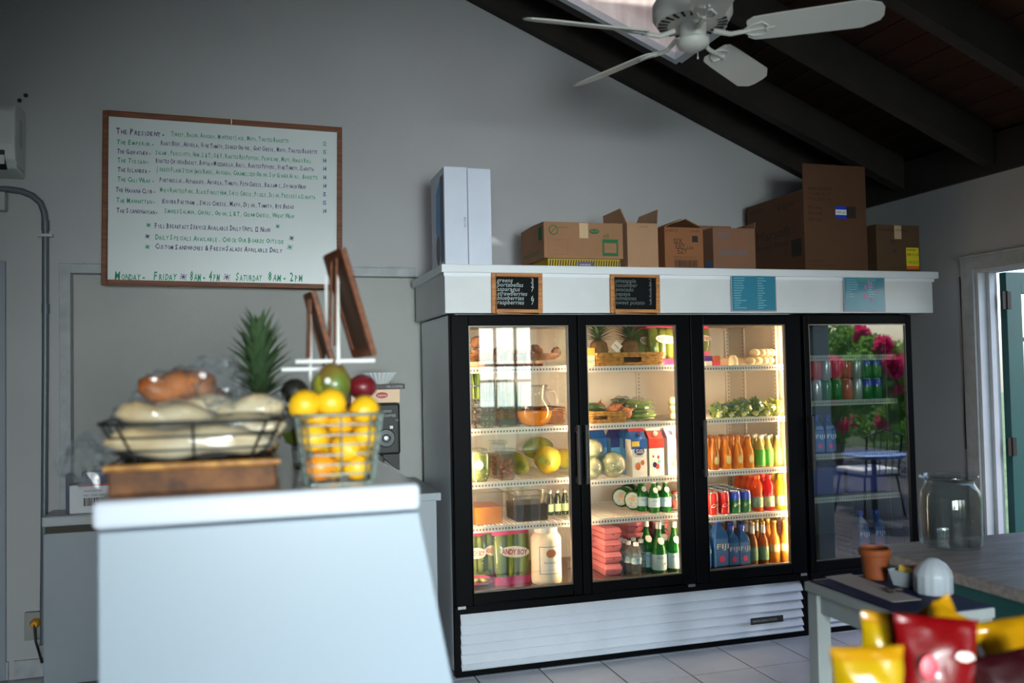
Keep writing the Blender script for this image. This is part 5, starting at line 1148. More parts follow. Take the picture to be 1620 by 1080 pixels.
LN = [('THE PRESIDENT -', 'B', 118, 172, 405, 'Turkey , Bacon , Avocado , Monterey Jack , Mayo , Toasted Baguette', 'G', 420, 188, 1075, '12'),
      ('THE EMPEROR -', 'G', 120, 228, 342, 'Roast Beef , Arugula , Vine Tomato , Seared Onions , Goat Cheese , Mayo , Toasted Baguette', 'B', 362, 238, 1232, '15'),
      ('THE GODFATHER -', 'B', 122, 280, 322, 'Salami , Prosciutto , Ham , L & T , O & V , Roasted Red Peppers , Provolone , Mayo , Hoagie Roll', 'G', 335, 290, 1198, '14'),
      ('THE TUSCAN -', 'G', 125, 330, 312, 'Roasted Chicken Breast , Buffalo Mozzarella , Basil , Roasted Peppers , Vine Tomato , Ciabatta', 'B', 335, 335, 1212, '14'),
      ('THE ISLANDER -', 'B', 124, 380, 322, 'Jerked Flank Steak (Med Rare) , Avocado , Caramelized Onion , Soy Ginger Aioli , Baguette', 'G', 342, 382, 1235, '14'),
      ('THE CALI WRAP -', 'G', 124, 434, 342, 'Portobellos , Asparagus , Arugula , Tomato , Feta Cheese , Balsamic , Spinach Wrap', 'B', 356, 440, 1172, '14'),
      ('THE HAVANA CLUB -', 'B', 114, 492, 348, 'Mojo Roasted Pork , Black Forest Ham , Swiss Cheese , Pickle , Dijon , Pressed in Ciabatta', 'G', 358, 496, 1220, '15'),
      ('THE MANHATTAN -', 'G', 120, 550, 345, 'Kosher Pastrami , Swiss Cheese , Mayo , Dijon , Tomato , Rye Bread', 'B', 370, 558, 1104, '15'),
      ('THE SCANDINAVIAN -', 'B', 120, 606, 362, 'Smoked Salmon , Capers , Onion , L & T , Cream Cheese , Wheat Wrap', 'G', 385, 612, 1108, '14')]
for i, (a, ca, ax, ay, a2, b_, cb_, bx, by, b2x, pr) in enumerate(LN):
    x0, z0 = ZB(ax, ay + 8); x1, _ = ZB(a2, ay + 12); hand(a, Q[ca], x0, z0, x1 - x0, .036 if i else .044, e, seed=i)
    x0, z0 = ZB(bx, by + 4 + .03 * 0); x1, z1 = ZB(b2x, by + (b2x - bx) * .045 + 4)
    ob = hand(b_, Q[cb_], x0, z0, x1 - x0, .036, e, seed=i + 40)
    for v in ob.data.vertices: v.co.z += (v.co.x - x0) / (x1 - x0) * .3 * (z1 - z0)
    xx, zz = ZB(1254, 245 + 46.5 * i); hand(pr, INKC if i > 1 else INKG, xx, zz, .034, .034, e, seed=i + 90)
for s_, c_, xa, ya, xb, sz in (('FULL BREAKFAST SERVICE AVAILABLE DAILY UNTIL 12 NOON', 'B', 330, 698, 972, .040), ('DAILY SPECIALS AVAILABLE . CHECK OUR BOARDS OUTSIDE', 'G', 332, 762, 1050, .040), ('CUSTOM SANDWICHES & FRESH SALADS AVAILABLE DAILY', 'B', 332, 814, 1040, .040), ('MONDAY -', 'G', 108, 985, 300, .062), ('FRIDAY', 'G', 322, 985, 462, .062), ('8AM - 4PM', 'G', 524, 988, 700, .075), ('SATURDAY', 'G', 776, 988, 930, .062), ('8AM - 2PM', 'G', 955, 990, 1158, .070)):
    x0, z0 = ZB(xa, ya); x1, _ = ZB(xb, ya); hand(s_, Q[c_], x0, z0, x1 - x0, sz, e, seed=int(xa))
mm = {'G': MB(), 'B': MB()}
for zx, zy, r, c_ in ((296, 683, .014, 'G'), (1008, 690, .013, 'G'), (290, 745, .014, 'B'), (1085, 755, .016, 'B'), (290, 803, .014, 'G'), (1075, 805, .018, 'G'), (488, 968, .022, 'B'), (728, 970, .022, 'B')):
    x_, z_ = ZB(zx, zy)
    for k in range(4): a = k * PI / 4 + .2; mm[c_].obox((x_, -.0188, z_), (2 * r * (1 if k % 2 else .8), .0006, .0032), Matrix.Rotation(a, 3, 'Y'))
for k, v in mm.items(): tag(v.build('asterisks', Q[k], e), kind='stuff')
# ================================================================== air conditioner, conduit, outlet, hidden cabinet at left
ac = empty('air_conditioner', (-1.40, YB - .002, 2.53), 'white wall-mounted air conditioner at top left edge', 'air conditioner')
prof = [(0, .0), (-.17, .02), (-.215, .06), (-.225, .13), (-.215, .30), (-.19, .335), (0, .35)]
MB().prism(prof, -.42, .315, axis='x').build('body', mat('aged white plastic', (206, 208, 206), .45), ac, bevel=.01)
MB().prism([(-.175, .012), (-.214, .052), (-.222, .10), (-.20, .10), (-.16, .03)], -.38, .27, axis='x').build('air_outlet', BLACKM, ac)
MB().add([(-.38, -.222, .03), (.27, -.222, .03), (.27, -.225, .075), (-.38, -.225, .075)], [(0,1,2,3)]).build('flap', mat('aged white plastic', (206, 208, 206), .45), ac)
mm = MB()
for k in range(9): mm.box(.315, .3165, -.125 + 0 * k, -.075, .20 - .0, .20)
for k in range(9): mm.box(.3152, .3168, -.13, -.08, .14 + k * .016, .146 + k * .016)
mm.build('side_vent', GREYF, ac); MB().box(.3152, .3165, -.20, -.03, .028, .034).build('side_seam', GREYF, ac)
xc = -.990
pts = [(-1.35, 2.475), (-1.16, 2.475), (-1.10, 2.468), (-1.05, 2.447), (-1.012, 2.41), (-.995, 2.36), (-.990, 2.30), (-.992, 1.6), (-.998, .9), (-1.004, .3), (-1.004, .16)]
cdt = empty('conduit_pipe', (xc, YB - .001, .1), 'grey metal conduit bending from air conditioner down the wall', 'pipe')
MB().tube([(x_ - xc, -.022, z_ - .1) for x_, z_ in pts], .0165, 12).build('pipe', GALV, cdt, smooth=60)
for z_ in (2.29, 1.86): MB().tube([(0, -.022, z_ - .12), (0, -.022, z_ - .07)], .0195, 12).build('coupling', GALV, cdt, smooth=40)
MB().box(-.035, .035, -.042, -.001, 2.235 - .1, 2.25 - .1).build('strap', STEEL, cdt)
jb = MB().box(-1.27, -1.165, YB - .07, YB - .001, 2.36, 2.455).build('junction_box', mat('grey box paint', (178, 180, 178), .5), None, bevel=.006); tag(jb, 'small pale junction box under the air conditioner', 'junction box')
ob = empty('power_outlet', (-1.045, YB - .001, .26), 'grey wall outlet with yellow plug low on the left wall', 'outlet')
MB().box(-.045, .045, -.03, 0, -.07, .07).build('box', mat('grey outlet', (140, 140, 136), .5), ob, bevel=.004); MB().lathe([(.022, 0), (.024, .03), (.014, .05)], 14).build('plug', mat('yellow plug', (214, 150, 30), .5), ob, loc=(.01, -.03, .02), rot=(PI/2, 0, 0), smooth=50)
MB().tube([(.01, -.075, .02), (.02, -.09, -.06), (.04, -.05, -.18)], .006, 8).build('cord', BLACKM, ob, smooth=60)
fz = empty('low_cabinet', (-.40, 4.80, 0), 'low white chest cabinet against back wall left of the counter', 'cabinet')
WG = mat('shade greyed white enamel', (150, 158, 166), .4, var=.06, vs=4)  # white enamel greyed, carrying the dim lower left's shade in its colour
MB().box(-.56, .10, .004, .235, .02, .752).build('body', WG, fz, bevel=.004); MB().box(-.565, .105, -.006, .244, .785, .835).build('lid', mat('lid white', (172, 177, 182), .35), fz, bevel=.008); MB().box(-.55, .09, .01, .235, .752, .785).build('lid_gasket', mat('gasket', (70, 66, 56), .8), fz)
MB().box(-.37, -.02, -.010, -.006, .79, .825).build('lid_latch', mat('latch plastic', (176, 174, 164), .5), fz)
bc = empty('labelled_box', (-.755, 4.84, .836), 'white box with barcode label and navy top, standing on low cabinet', 'box')
MB().box(-.095, .115, 0, .14, 0, .14).build('body', mat('white carton', (206, 208, 214), .5), bc, bevel=.003); MB().box(-.04, .115, -.001, .14, .14, .20).build('navy_panel', mat('navy carton', (30, 34, 72), .4), bc); MB().box(-.055, .115, -.0015, -.0005, .132, .142).build('red_stripe', mat('red stripe', (170, 60, 70), .5), bc)
MB().box(-.115, -.096, .02, .12, 0, .19).build('dark_side', mat('navy carton', (30, 34, 72), .4), bc)
mm = MB(); random.seed(6); x_ = -.03
while x_ < .07: q = random.choice((.002, .003, .005)); mm.box(x_ - .0, x_ + q, -.001, -.0002, .035, .075); x_ += q + random.choice((.002, .003))
tag(mm.build('barcode', INKK, bc), kind='stuff'); text('NO. 12345 67890', .012, INKK, bc, (-.03, -.001, .083), width=.10); text('FOOD SERVICE', .012, INKK, bc, (-.03, -.001, .105), width=.08)
# back counter (mostly behind the display case) with coffee things
bk = empty('back_counter', (.32, 4.36, 0), 'grey-white back counter along the wall behind the display case', 'counter')
MB().box(-.60, .60, 0, .68, .86, .90).build('worktop', WG, bk, bevel=.004); MB().box(-.58, .58, .03, .66, .0, .86).build('body', WG, bk)
gr = empty('coffee_grinder', (.66, 4.62, .90), 'black coffee grinder with silver dial behind the lemon basket', 'grinder')
MB().box(-.14, .02, .0, .26, 0, .09).box(-.14, .02, .02, .26, .09, .20).build('base', BLACKM, gr, bevel=.006)
MB().box(-.14, .105, .01, .24, .175, .443).build('head', BLACKM, gr, bevel=.012); MB().prism([(-.0, .175), (.02, .175), (.10, .175), (.10, .09), (.085, .095)], .02, .14).build('chute', BLACKM, gr)
dl = MB().lathe([(.048, 0), (.048, .012), (.044, .016)], 26).build('dial', mat('dark dial', (40, 42, 44), .3, metal=.5), gr, loc=(.028, .01, .262), rot=(PI/2, 0, 0), smooth=40); MB().lathe([(.022, 0), (.022, .012), (.016, .016)], 20).build('knob', STEEL, dl, loc=(0, 0, .016), smooth=40)
text('GRIND', .018, CHALK, gr, (.005, .009, .395), width=.055); text('COFFEE', .018, CHALK, gr, (.01, .009, .372), width=.07); text('ON', .010, CHALK, gr, (.08, .009, .35)); MB().box(.05, .066, .007, .010, .31, .325).build('switch', PAPERW, gr)
tb_ = MB().box(.515, .77, 4.66, 4.86, 1.345, 1.415).build('tea_box', mat('cream tea box', (232, 196, 160), .5), None, bevel=.002); tag(tb_, 'cream tea box lying on top of the coffee grinder', 'box')
MB().ell((0, 0, 0), (.032, .001, .016), 14, 6).build('red_badge', mat('red badge', (176, 40, 44), .5), tb_, loc=(.675, 4.659, 1.385)); text('Lipton', .016, CW, tb_, (.652, 4.657, 1.38), width=.046)
fb = MB().box(.50, .798, 4.665, 4.87, 1.4155, 1.442).build('filter_box', mat('dark brown box', (40, 26, 28), .5), None); tag(fb, 'flat dark box with small white lettering under the coffee filters', 'box'); text('MR.COFFEE', .016, CHALK, fb, (.70, 4.664, 1.423), width=.085)
cf = MB().lathe([(.044, 0), (.048, .006), (.088, .062), (.086, .062), (.046, .010), (.001, .008)], 72, mod=lambda a, z: 1 + (.05 if z > .02 else .02) * math.cos(a * 24)).build('coffee_filters', mat('filter paper', (216, 220, 222), .8), None, loc=(.68, 4.76, 1.4425), smooth=0); tag(cf, 'stack of fluted white paper coffee filters on flat dark box', 'coffee filters')

# ================================================================== display case in the foreground
DCX0, DCX1, DY = -.288, .346, 1.90
dc = empty('display_case', (0, DY, 0), 'large white deli display case with slanted front, end panel facing camera', 'display case')
zt = 1.262; L = 1.85
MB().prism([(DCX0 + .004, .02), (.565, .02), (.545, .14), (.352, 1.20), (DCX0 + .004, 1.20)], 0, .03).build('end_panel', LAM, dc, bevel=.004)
MB().prism([(DCX0 + .004, .0), (.52, .0), (.52, .12), (DCX0 + .004, .12)], .03, L).build('plinth', BLACKM, dc)
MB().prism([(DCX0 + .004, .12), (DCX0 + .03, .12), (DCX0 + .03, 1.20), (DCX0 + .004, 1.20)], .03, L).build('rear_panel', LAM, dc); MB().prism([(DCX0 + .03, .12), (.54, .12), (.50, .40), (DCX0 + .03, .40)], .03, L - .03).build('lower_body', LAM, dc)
MB().add([(.497, .03, .40), (.497, L - .03, .40), (.355, L - .03, 1.19), (.355, .03, 1.19)], [(0,1,2,3)]).build('front_glass', GLASSW, dc)
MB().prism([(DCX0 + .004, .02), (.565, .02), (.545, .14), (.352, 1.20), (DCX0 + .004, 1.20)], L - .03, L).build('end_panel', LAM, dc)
tp = MB().box(DCX0 - .006, DCX1 + .008, -.012, L + .01, 1.205, zt).build('worktop', mat('glossy white worktop', (212, 218, 230), .18, coat=.5), dc, bevel=.014)
for f_ in tp.modifiers: f_.segments = 4
zc = zt + .0005
# --- wire basket with baguettes
DKW = mat('dark wire', (40, 42, 40), .4, metal=.5); GRW = mat('grey green wire', (120, 134, 128), .4, metal=.4)
def wire_basket(label, loc, wb_, db, wt, dt, h, m_, nv, nh, cat='basket', r=.0028, feet=0, rz=0, rimr=.004, skipbase=False):
    e = empty('wire_basket', loc, label, cat, None, rz)
    def ring(t, rr): 
        w_ = wb_ + (wt - wb_) * t; d_ = db + (dt - db) * t; pts = []
        for k in range(36):
            a = 2 * PI * k / 36; ca, sa = math.cos(a), math.sin(a); q = .35
            pts.append((w_/2 * abs(ca)**q * (1 if ca > 0 else -1), d_/2 * abs(sa)**q * (1 if sa > 0 else -1), h * t))
        return pts
    MB().tube(ring(1, 0), rimr, 7, closed=True).build('rim', m_, e, smooth=60)
    mm = MB()
    for k in range(nh): mm.tube(ring(k / nh, 0), r, 6, closed=True)
    mm.build('ring_wires', m_, e, smooth=60); mm = MB(); A = ring(0, 0); B_ = ring(1, 0)
    for k in range(nv): i = int(k * 36 / nv); mm.tube([A[i], B_[i]], r, 6)
    for k in range(5): x_ = (k - 2) / 2.5 * wb_ / 2; mm.tube([(x_, -db/2, 0), (x_, db/2, 0)], r, 6)
    mm.build('upright_wires', m_, e, smooth=60)
    return e
BY_ = 1.955; BX = -.108
wt_ = empty('wooden_tray', (BX, BY_ + .12, zc), 'brown woven tray under the bread basket at front of display case', 'tray')
MB().box(-.165, .165, -.125, .2, 0, .052).build('body', mat('brown tray', (122, 76, 38), .7, c2=(70, 40, 18), vs=20), wt_, bevel=.006); MB().tube([(-.168, -.128, .056), (.168, -.128, .056), (.168, .203, .056), (-.168, .203, .056)], .007, 8, closed=True).build('rim', mat('golden rattan', (190, 134, 58), .5, c2=(140, 90, 36), vs=40), wt_, smooth=60)
wbk2 = wire_basket('dark wire basket holding wrapped baguettes on the brown tray', (BX, BY_ + .12, zc + .06), .28, .24, .372, .32, .085, DKW, 12, 3)
CR = mat('pale baguette crust', (222, 204, 168), .7, c2=(196, 164, 116), vs=9, bump=.2, bs=20); BRN = mat('brown crust', (206, 122, 58), .5, c2=(132, 66, 26), vs=10, bump=.2, bs=20)
def loaf(label, c, L_, r, rz, tilt, m_, seed, nm='baguette', film=True):
    e = empty(nm, c, label, 'bread', 'breads in the wire basket', rz); e.rotation_euler = (0, tilt, rz)
    pts = [(-L_/2 + L_ * k / 12, 0, .006 * math.sin(k)) for k in range(13)]; rs = [max(r * (1 - abs(k / 6 - 1) ** 4) ** .5, .004) for k in range(13)]
    MB().tube(pts, rs, 14).build('crust', m_, e, smooth=80)
    if film: crumple((0, 0, 0), (L_ * .53, r * 1.25, r * 1.25), seed, FILM, 'bag', .28, 24, e)
    return e
zb = zc + .065
loaf('long pale baguette lying at front of wire basket', (BX - .01, BY_ + .02, zb + .038), .33, .030, .03, .02, CR, 1)
loaf('long pale baguette, right front, tilting up in wire basket', (BX + .04, BY_ + .08, zb + .052), .30, .031, -.12, -.10, CR, 2)
loaf('pale baguette lying crosswise at left top of wire basket', (BX - .055, BY_ + .07, zb + .088), .21, .028, .25, .10, CR, 3)
loaf('pale baguette at right top of wire basket beside pineapple', (BX + .095, BY_ + .12, zb + .095), .19, .028, -.2, -.16, CR, 4)
loaf('pale baguette in the middle top of the heap', (BX + .0, BY_ + .13, zb + .100), .19, .030, .1, -.03, CR, 5)
loaf('brown wrapped roll on top left of the bread heap', (BX - .06, BY_ + .14, zb + .148), .13, .034, .5, -.1, BRN, 6, 'bread_roll')
loaf('brown wrapped roll on top of the heap, right of first', (BX - .015, BY_ + .17, zb + .152), .12, .036, -.6, .1, BRN, 7, 'bread_roll')
for i, (x_, y_, z_, r3, lb) in enumerate([(BX + .05, BY_ + .12, .155, (.055, .05, .055), 'crumpled clear bag with tail on top of the bread heap'), (-.332, BY_ + .10, .0, (.04, .04, .05), 'crumpled clear bag hanging at left of the bread basket'), (BX - .115, BY_ + .12, .12, (.02, .02, .028), 'small crumpled bag knot at left top of bread heap'), (BX + .16, BY_ + .12, .09, (.03, .04, .035), 'crumpled clear bag at right end of bread basket')]):
    c_ = crumple((x_, y_, zb + z_), r3, 90 + i, FILM, 'plastic_bag', .7, 30); tag(c_, lb, 'plastic bag')
# --- pineapple and leafy fruit behind
pa = pineapple('large pineapple with dark green crown standing behind bread basket', (.030, 2.50, zc + .02), .058, .155, PBY, 1.25, 84, column=.125)
bwl = empty('fruit_bowl', (-.13, 2.56, zc), 'dark bowl of leafy greens and red fruit behind the bread', 'bowl')
MB().lathe([(.05, 0), (.09, .03), (.13, .10), (.135, .13), (.128, .13), (.12, .10), (.08, .04), (.001, .03)], 24).build('bowl', mat('dark green bowl', (36, 54, 46), .4), bwl, smooth=50)
rnd = random.Random(4)
for k in range(22):
    lf = bpy.data.objects.new('leaf', LM2); COL.objects.link(lf); lf.parent = bwl; a = k * .9; lf.rotation_euler = (-.9 * rnd.random() - .3, rnd.uniform(-.4, .4), a); lf.location = (.08 * math.cos(a), .07 * math.sin(a), .13 + .05 * rnd.random()); lf.scale = (1.3, 1.3, .9)
REDF = mat('red fruit skin', (150, 30, 34), .3, coat=.4)
for k, (x_, y_, z_) in enumerate([(-.10, 2.50, .16), (-.08, 2.55, .185), (-.15, 2.51, .165)]): tag(MB().ell((0, 0, 0), (.024, .024, .022), 16, 10, lump=.05, seed=k).build('red_fruit', REDF, None, smooth=80, loc=(x_, y_, zc + z_)), 'small red fruit among leaves behind the bread, %s' % ['front', 'highest', 'leftmost'][k], 'fruit')
# --- lemon basket
LEM = mat('lemon yellow skin', (250, 196, 30), .42, c2=(240, 176, 20), vs=14, bump=.15, bs=140, coat=.15); ORG = mat('orange skin', (244, 160, 36), .42, c2=(232, 134, 22), vs=12, bump=.15, bs=140, coat=.15)
wire_basket('tapered grey-green wire basket full of lemons and oranges', (.192, 2.015, zc), .150, .13, .190, .165, .15, GRW, 16, 7, r=.0022, rimr=.0035)
fr = [(482, 640, 1.98, .034, LEM, 'lemon heaped at top left of basket'), (524, 637, 1.98, .033, LEM, 'lemon heaped at top middle of basket'), (577, 648, 1.98, .033, LEM, 'lemon heaped at top right of basket'),
      (495, 692, 1.985, .033, LEM, 'lemon against left wires, middle layer'), (547, 708, 1.972, .034, LEM, 'lemon in the centre of the basket'), (579, 690, 1.985, .030, LEM, 'lemon against right wires, middle layer'),
      (506, 738, 1.975, .032, ORG, 'orange citrus fruit at bottom left of basket'), (565, 740, 1.985, .030, LEM, 'lemon at bottom right of basket'), (538, 668, 2.02, .032, LEM, 'lemon behind, between top and middle layers'),
      (528, 748, 2.035, .031, LEM, 'lemon deep at bottom middle of basket'), (500, 660, 2.04, .033, LEM, 'lemon at back left of basket'), (560, 665, 2.055, .033, LEM, 'lemon at back right of basket'), (520, 700, 2.06, .033, LEM, 'lemon at back centre of basket'), (565, 715, 2.06, .033, LEM, 'lemon at back right bottom of basket')]
for i, (px, py, y, r, m_, lb) in enumerate(fr):
    p = at(px, py, y); z_ = max(p.z, zc + r + .002)
    ob = MB().lathe([(.001, -r * 1.08), (r * .16, -r * 1.04), (r * .5, -r * .88), (r * .86, -r * .5), (r, 0), (r * .86, r * .5), (r * .5, r * .88), (r * .18, r * 1.06), (.001, r * 1.12)], 20).build('lemon' if m_ is LEM else 'orange', m_, None, smooth=80, loc=(p.x, y, z_)); ob.rotation_euler = (i * .8, 1.1 + i, i * 1.3); tag(ob, lb, 'fruit', 'citrus in the wire basket' if m_ is LEM else None)
for (px, py, y, r3, m_, lb, nm) in [(528, 608, 2.30, (.045, .045, .055), mat('mango skin', (96, 124, 44), .4, c2=(150, 90, 50), vs=5, coat=.3), 'green mango with small sticker behind the top lemons', 'mango'), (573, 612, 2.33, (.038, .04, .032), mat('dark red skin', (110, 22, 32), .4, coat=.3), 'dark red fruit at right behind the lemons', 'apple'), (466, 619, 2.30, (.034, .036, .032), mat('avocado skin', (34, 34, 30), .5, bump=.3), 'dark avocado at left behind the lemons', 'avocado'), (510, 610, 2.30, (.025, .03, .035), mat('yellow green skin', (150, 150, 50), .4), 'small yellowish fruit beside the mango', 'pear')]:
    p = at(px, py, y); e = empty(nm, (p.x, y, p.z), lb, 'fruit'); MB().ell((0, 0, 0), r3, 18, 12, lump=.08, seed=px).build('skin', m_, e, smooth=80)
    if nm == 'mango': MB().lathe([(.008, 0), (.008, .001)], 12).build('sticker', PAPERW, e, loc=(-.018, -.041, .01), rot=(PI/2, 0, -.4)); MB().tube([(0, 0, .052), (.004, 0, .066)], .003, 6).build('stem', mat('stem brown', (80, 60, 30), .7), e)
# a second basket behind the lemons carries the mango, avocado and red fruit
wire_basket('dark wire basket behind lemons holding mango and avocado', (.215, 2.37, zc), .20, .12, .235, .145, .15, DKW, 10, 3, r=.0022)
for k, (px, py, y) in enumerate([(470, 645, 2.36), (540, 640, 2.37), (600, 645, 2.38)]): 
    p = at(px, py, y); e = tag(MB().ell((0, 0, 0), (.042, .04, .045), 16, 10, lump=.1, seed=k).build('mango', mat('mango skin'), None, smooth=80, loc=(min(p.x, .29), y, zc + .10)), 'lower green mango inside the back wire basket, %s' % ['left', 'middle', 'right'][k], 'fruit')
# --- white sign stands with wood-framed boards
WST = mat('white coated steel', (240, 240, 238), .4)
def stand(label, xb, yb, bar, up, board, nm='sign_stand'):
    e = empty(nm, (xb, yb, zc), label, 'sign stand'); 
    MB().tube([(-.0, 0, 0), (0, 0, up - zc)], .0052, 8).tube([(bar[0] - xb, -.008, bar[2] - zc), (bar[1] - xb, -.008, bar[2] - zc)], .0058, 10).build('post', WST, e, smooth=60)
    MB().lathe([(.05, 0), (.05, .004), (.01, .01)], 20).build('foot', WST, e)
    return e
def aframe(label, top, back, botz, lean, d, w, col, wd):
    """hinged board pair seen edge-on: frame along Y, leaning in X"""
    h = top[2] - botz; ang = math.atan2(lean, h); e = empty('tabletop_board', top, label, 'sign', None, .19 if d > .15 else .12); Ls = math.hypot(lean, h)
    f = MB(); f.box(-.007, .007, -d/2, -d/2 + w, -Ls, 0).box(-.007, .007, d/2 - w, d/2, -Ls, 0).box(-.007, .007, -d/2 + w, d/2 - w, -w, 0).box(-.007, .007, -d/2 + w, d/2 - w, -Ls, -Ls + w)
    f1 = f.build('front_frame', FRAMEW, e, bevel=.002); f1.rotation_euler = (0, -ang, 0)
    s1 = MB().box(-.003, .003, -d/2 + w, d/2 - w, -Ls + w, -w).build('slate', mat('brown board face', (84, 58, 40), .7), f1)
    f2 = MB().box(-.0025, .0025, -d/6, -d/6 + w * .5, -h * .9, 0).box(-.0025, .0025, d/6 - w * .5, d/6, -h * .9, 0).box(-.0025, .0025, -d/6 + w * .5, d/6 - w * .5, -w, 0).build('rear_leg', FRAMEW, e); f2.rotation_euler = (0, .03, 0)
    return e
s1 = stand('white steel sign stand carrying the larger wood-framed board above the lemons', .226, 2.33, (.117, .319, 1.534), 1.79, None)
MB().tube([(-.024, .05, .0), (-.024, .05, .50)], .0045, 8).build('post', WST, s1)
aframe('larger folding wood-framed board seen edge-on above the lemon basket', (.216, 2.31, 1.815), None, 1.545, .078, .17, .022, FRAMEW, .02)
s2 = stand('white steel sign stand behind with the smaller board', .160, 2.40, (.085, .22, 1.515), 1.66, None)
aframe('smaller folding wood-framed board seen edge-on behind the larger', (.158, 2.38, 1.715), None, 1.525, .050, .12, .016, FRAMEW, .02)

# ================================================================== small table at right with condiments
TZ = .76
tbl = empty('small_table', (2.02, 2.41, 0), 'small white table with blue mat at right in front of fridges', 'table')
TW = mat('worn white paint', (158, 164, 164), .5, var=.08, vs=8)
MB().box(-.192, .135, -.24, .25, TZ - .035, TZ - .003).build('tabletop', TW, tbl, bevel=.004)
MB().box(-.17, .12, -.22, -.20, TZ - .10, TZ - .035).box(-.17, .12, .21, .23, TZ - .10, TZ - .035).box(-.17, -.15, -.20, .21, TZ - .10, TZ - .035).box(.10, .12, -.20, .21, TZ - .10, TZ - .035).build('apron', TW, tbl)
for sx_ in (-.158, .105):
    for sy_ in (-.208, .218): MB().box(sx_ - .026, sx_ + .026, sy_ - .026, sy_ + .026, 0.0, TZ - .036).build('leg', TW, tbl, bevel=.003)
mt_ = MB().box(1.842, 2.15, 2.178, 2.645, TZ - .0025, TZ + .001).build('table_mat', mat('navy blue mat', (12, 20, 66), .6, spec=.2, var=.15, vs=20), None); tag(mt_, 'navy blue mat covering the small white table', 'mat')
pc = MB(); cs = [atz(px, py, TZ + .002) for px, py in ((1305, 912), (1345, 907), (1458, 948), (1412, 952))]
pc.add([(c.x, c.y, TZ + .0015) for c in cs] + [(c.x, c.y, TZ + .0025) for c in cs], [(0,3,2,1),(4,5,6,7),(0,1,5,4),(1,2,6,5),(2,3,7,6),(3,0,4,7)]); pc = pc.build('paper_sheet', mat('greyish paper', (168, 160, 160), .7), None); tag(pc, 'pale paper sheet lying slantwise on the blue mat', 'paper')
p = atz(1415, 934, TZ + .006); gl_ = MB().tube([(-.03, 0, .008), (-.015, -.012, .008), (0, 0, .008), (.015, -.012, .008), (.03, 0, .008)], .005, 8).lathe([(.012, 0), (.014, .006), (.008, .010)], 14, (-.018, 0, 0)).lathe([(.012, 0), (.014, .006), (.008, .010)], 14, (.018, 0, 0)).build('dark_clip', mat('dark brown plastic', (40, 32, 26), .3), None, smooth=60, loc=(p.x, p.y, TZ + .003)); tag(gl_, 'small dark clip lying on the paper sheet', 'clip')
p = atz(1398, 918, TZ); pot = empty('terracotta_pot', (p.x, p.y + .04, TZ + .001), 'brown terracotta pot with thick rim on the blue mat', 'pot')
TC = mat('terracotta', (132, 62, 18), .7, var=.12, vs=10)
MB().lathe([(.040, 0), (.046, .07), (.047, .078)], 26).build('body', TC, pot, smooth=60); MB().lathe([(.052, .078), (.054, .082), (.054, .100), (.046, .104), (.044, .085), (.04, .08)], 26).build('rim', TC, pot, smooth=50)
p = atz(1446, 930, TZ); sc_ = empty('sugar_caddy', (p.x, p.y + .035, TZ + .001), 'square white bowl holding yellow, pink and blue sugar packets', 'bowl', rz=.2)
PORC = mat('white porcelain', (168, 175, 184), .3, coat=.2)
m = MB(); u, v, h_ = .028, .040, .052
m.add([(-u,-u,0),(u,-u,0),(u,u,0),(-u,u,0),(-v,-v,h_),(v,-v,h_),(v,v,h_),(-v,v,h_),(-v+.004,-v+.004,h_),(v-.004,-v+.004,h_),(v-.004,v-.004,h_),(-v+.004,v-.004,h_),(-u+.004,-u+.004,.006),(u-.004,-u+.004,.006),(u-.004,u-.004,.006),(-u+.004,u-.004,.006)],
      [(0,3,2,1),(0,1,5,4),(1,2,6,5),(2,3,7,6),(3,0,4,7),(4,5,9,8),(5,6,10,9),(6,7,11,10),(7,4,8,11),(8,9,13,12),(9,10,14,13),(10,11,15,14),(11,8,12,15),(12,13,14,15)]); m.build('bowl', PORC, sc_)
for k in range(9):
    cc = [(236, 206, 90), (236, 206, 90), (240, 216, 110), (214, 90, 110), (224, 110, 130), (110, 150, 190), (90, 130, 170), (240, 216, 110), (236, 236, 230)][k]
    pk_ = MB().box(-.024, .024, -.0015, .0015, 0, .058).build('sugar_packet', mat('packet %d' % (cc[0] * 1000 + cc[1]), cc, .6), None, loc=(sc_.location.x - .024 + .006 * k, sc_.location.y - .01 + .003 * (k % 3), TZ + .009), rot=(.1 - .05 * (k % 3), .05 * (k - 4), .2 + PI/2)); tag(pk_, '%s sugar packet standing in the white bowl, %s from left' % (['yellow', 'yellow', 'pale yellow', 'pink', 'light pink', 'blue', 'darker blue', 'pale yellow', 'white'][k], ['first', 'second', 'third', 'fourth', 'fifth', 'sixth', 'seventh', 'eighth', 'last'][k]), 'sugar packet', 'sugar packets')
p = atz(1497, 944, TZ); rj = empty('ribbed_jar', (p.x, p.y + .055, TZ + .001), 'white ribbed porcelain jar with domed lid beside sugar bowl', 'jar')
MB().lathe([(.052, 0), (.056, .006), (.056, .058)], 48, mod=lambda a, z: 1 + .07 * abs(math.cos(a * 7))).build('body', PORC, rj, smooth=60); MB().lathe([(.057, .058), (.054, .07), (.040, .092), (.020, .106), (.012, .11), (.001, .112)], 48, mod=lambda a, z: 1 + .06 * abs(math.cos(a * 7))).build('lid', PORC, rj, smooth=60)
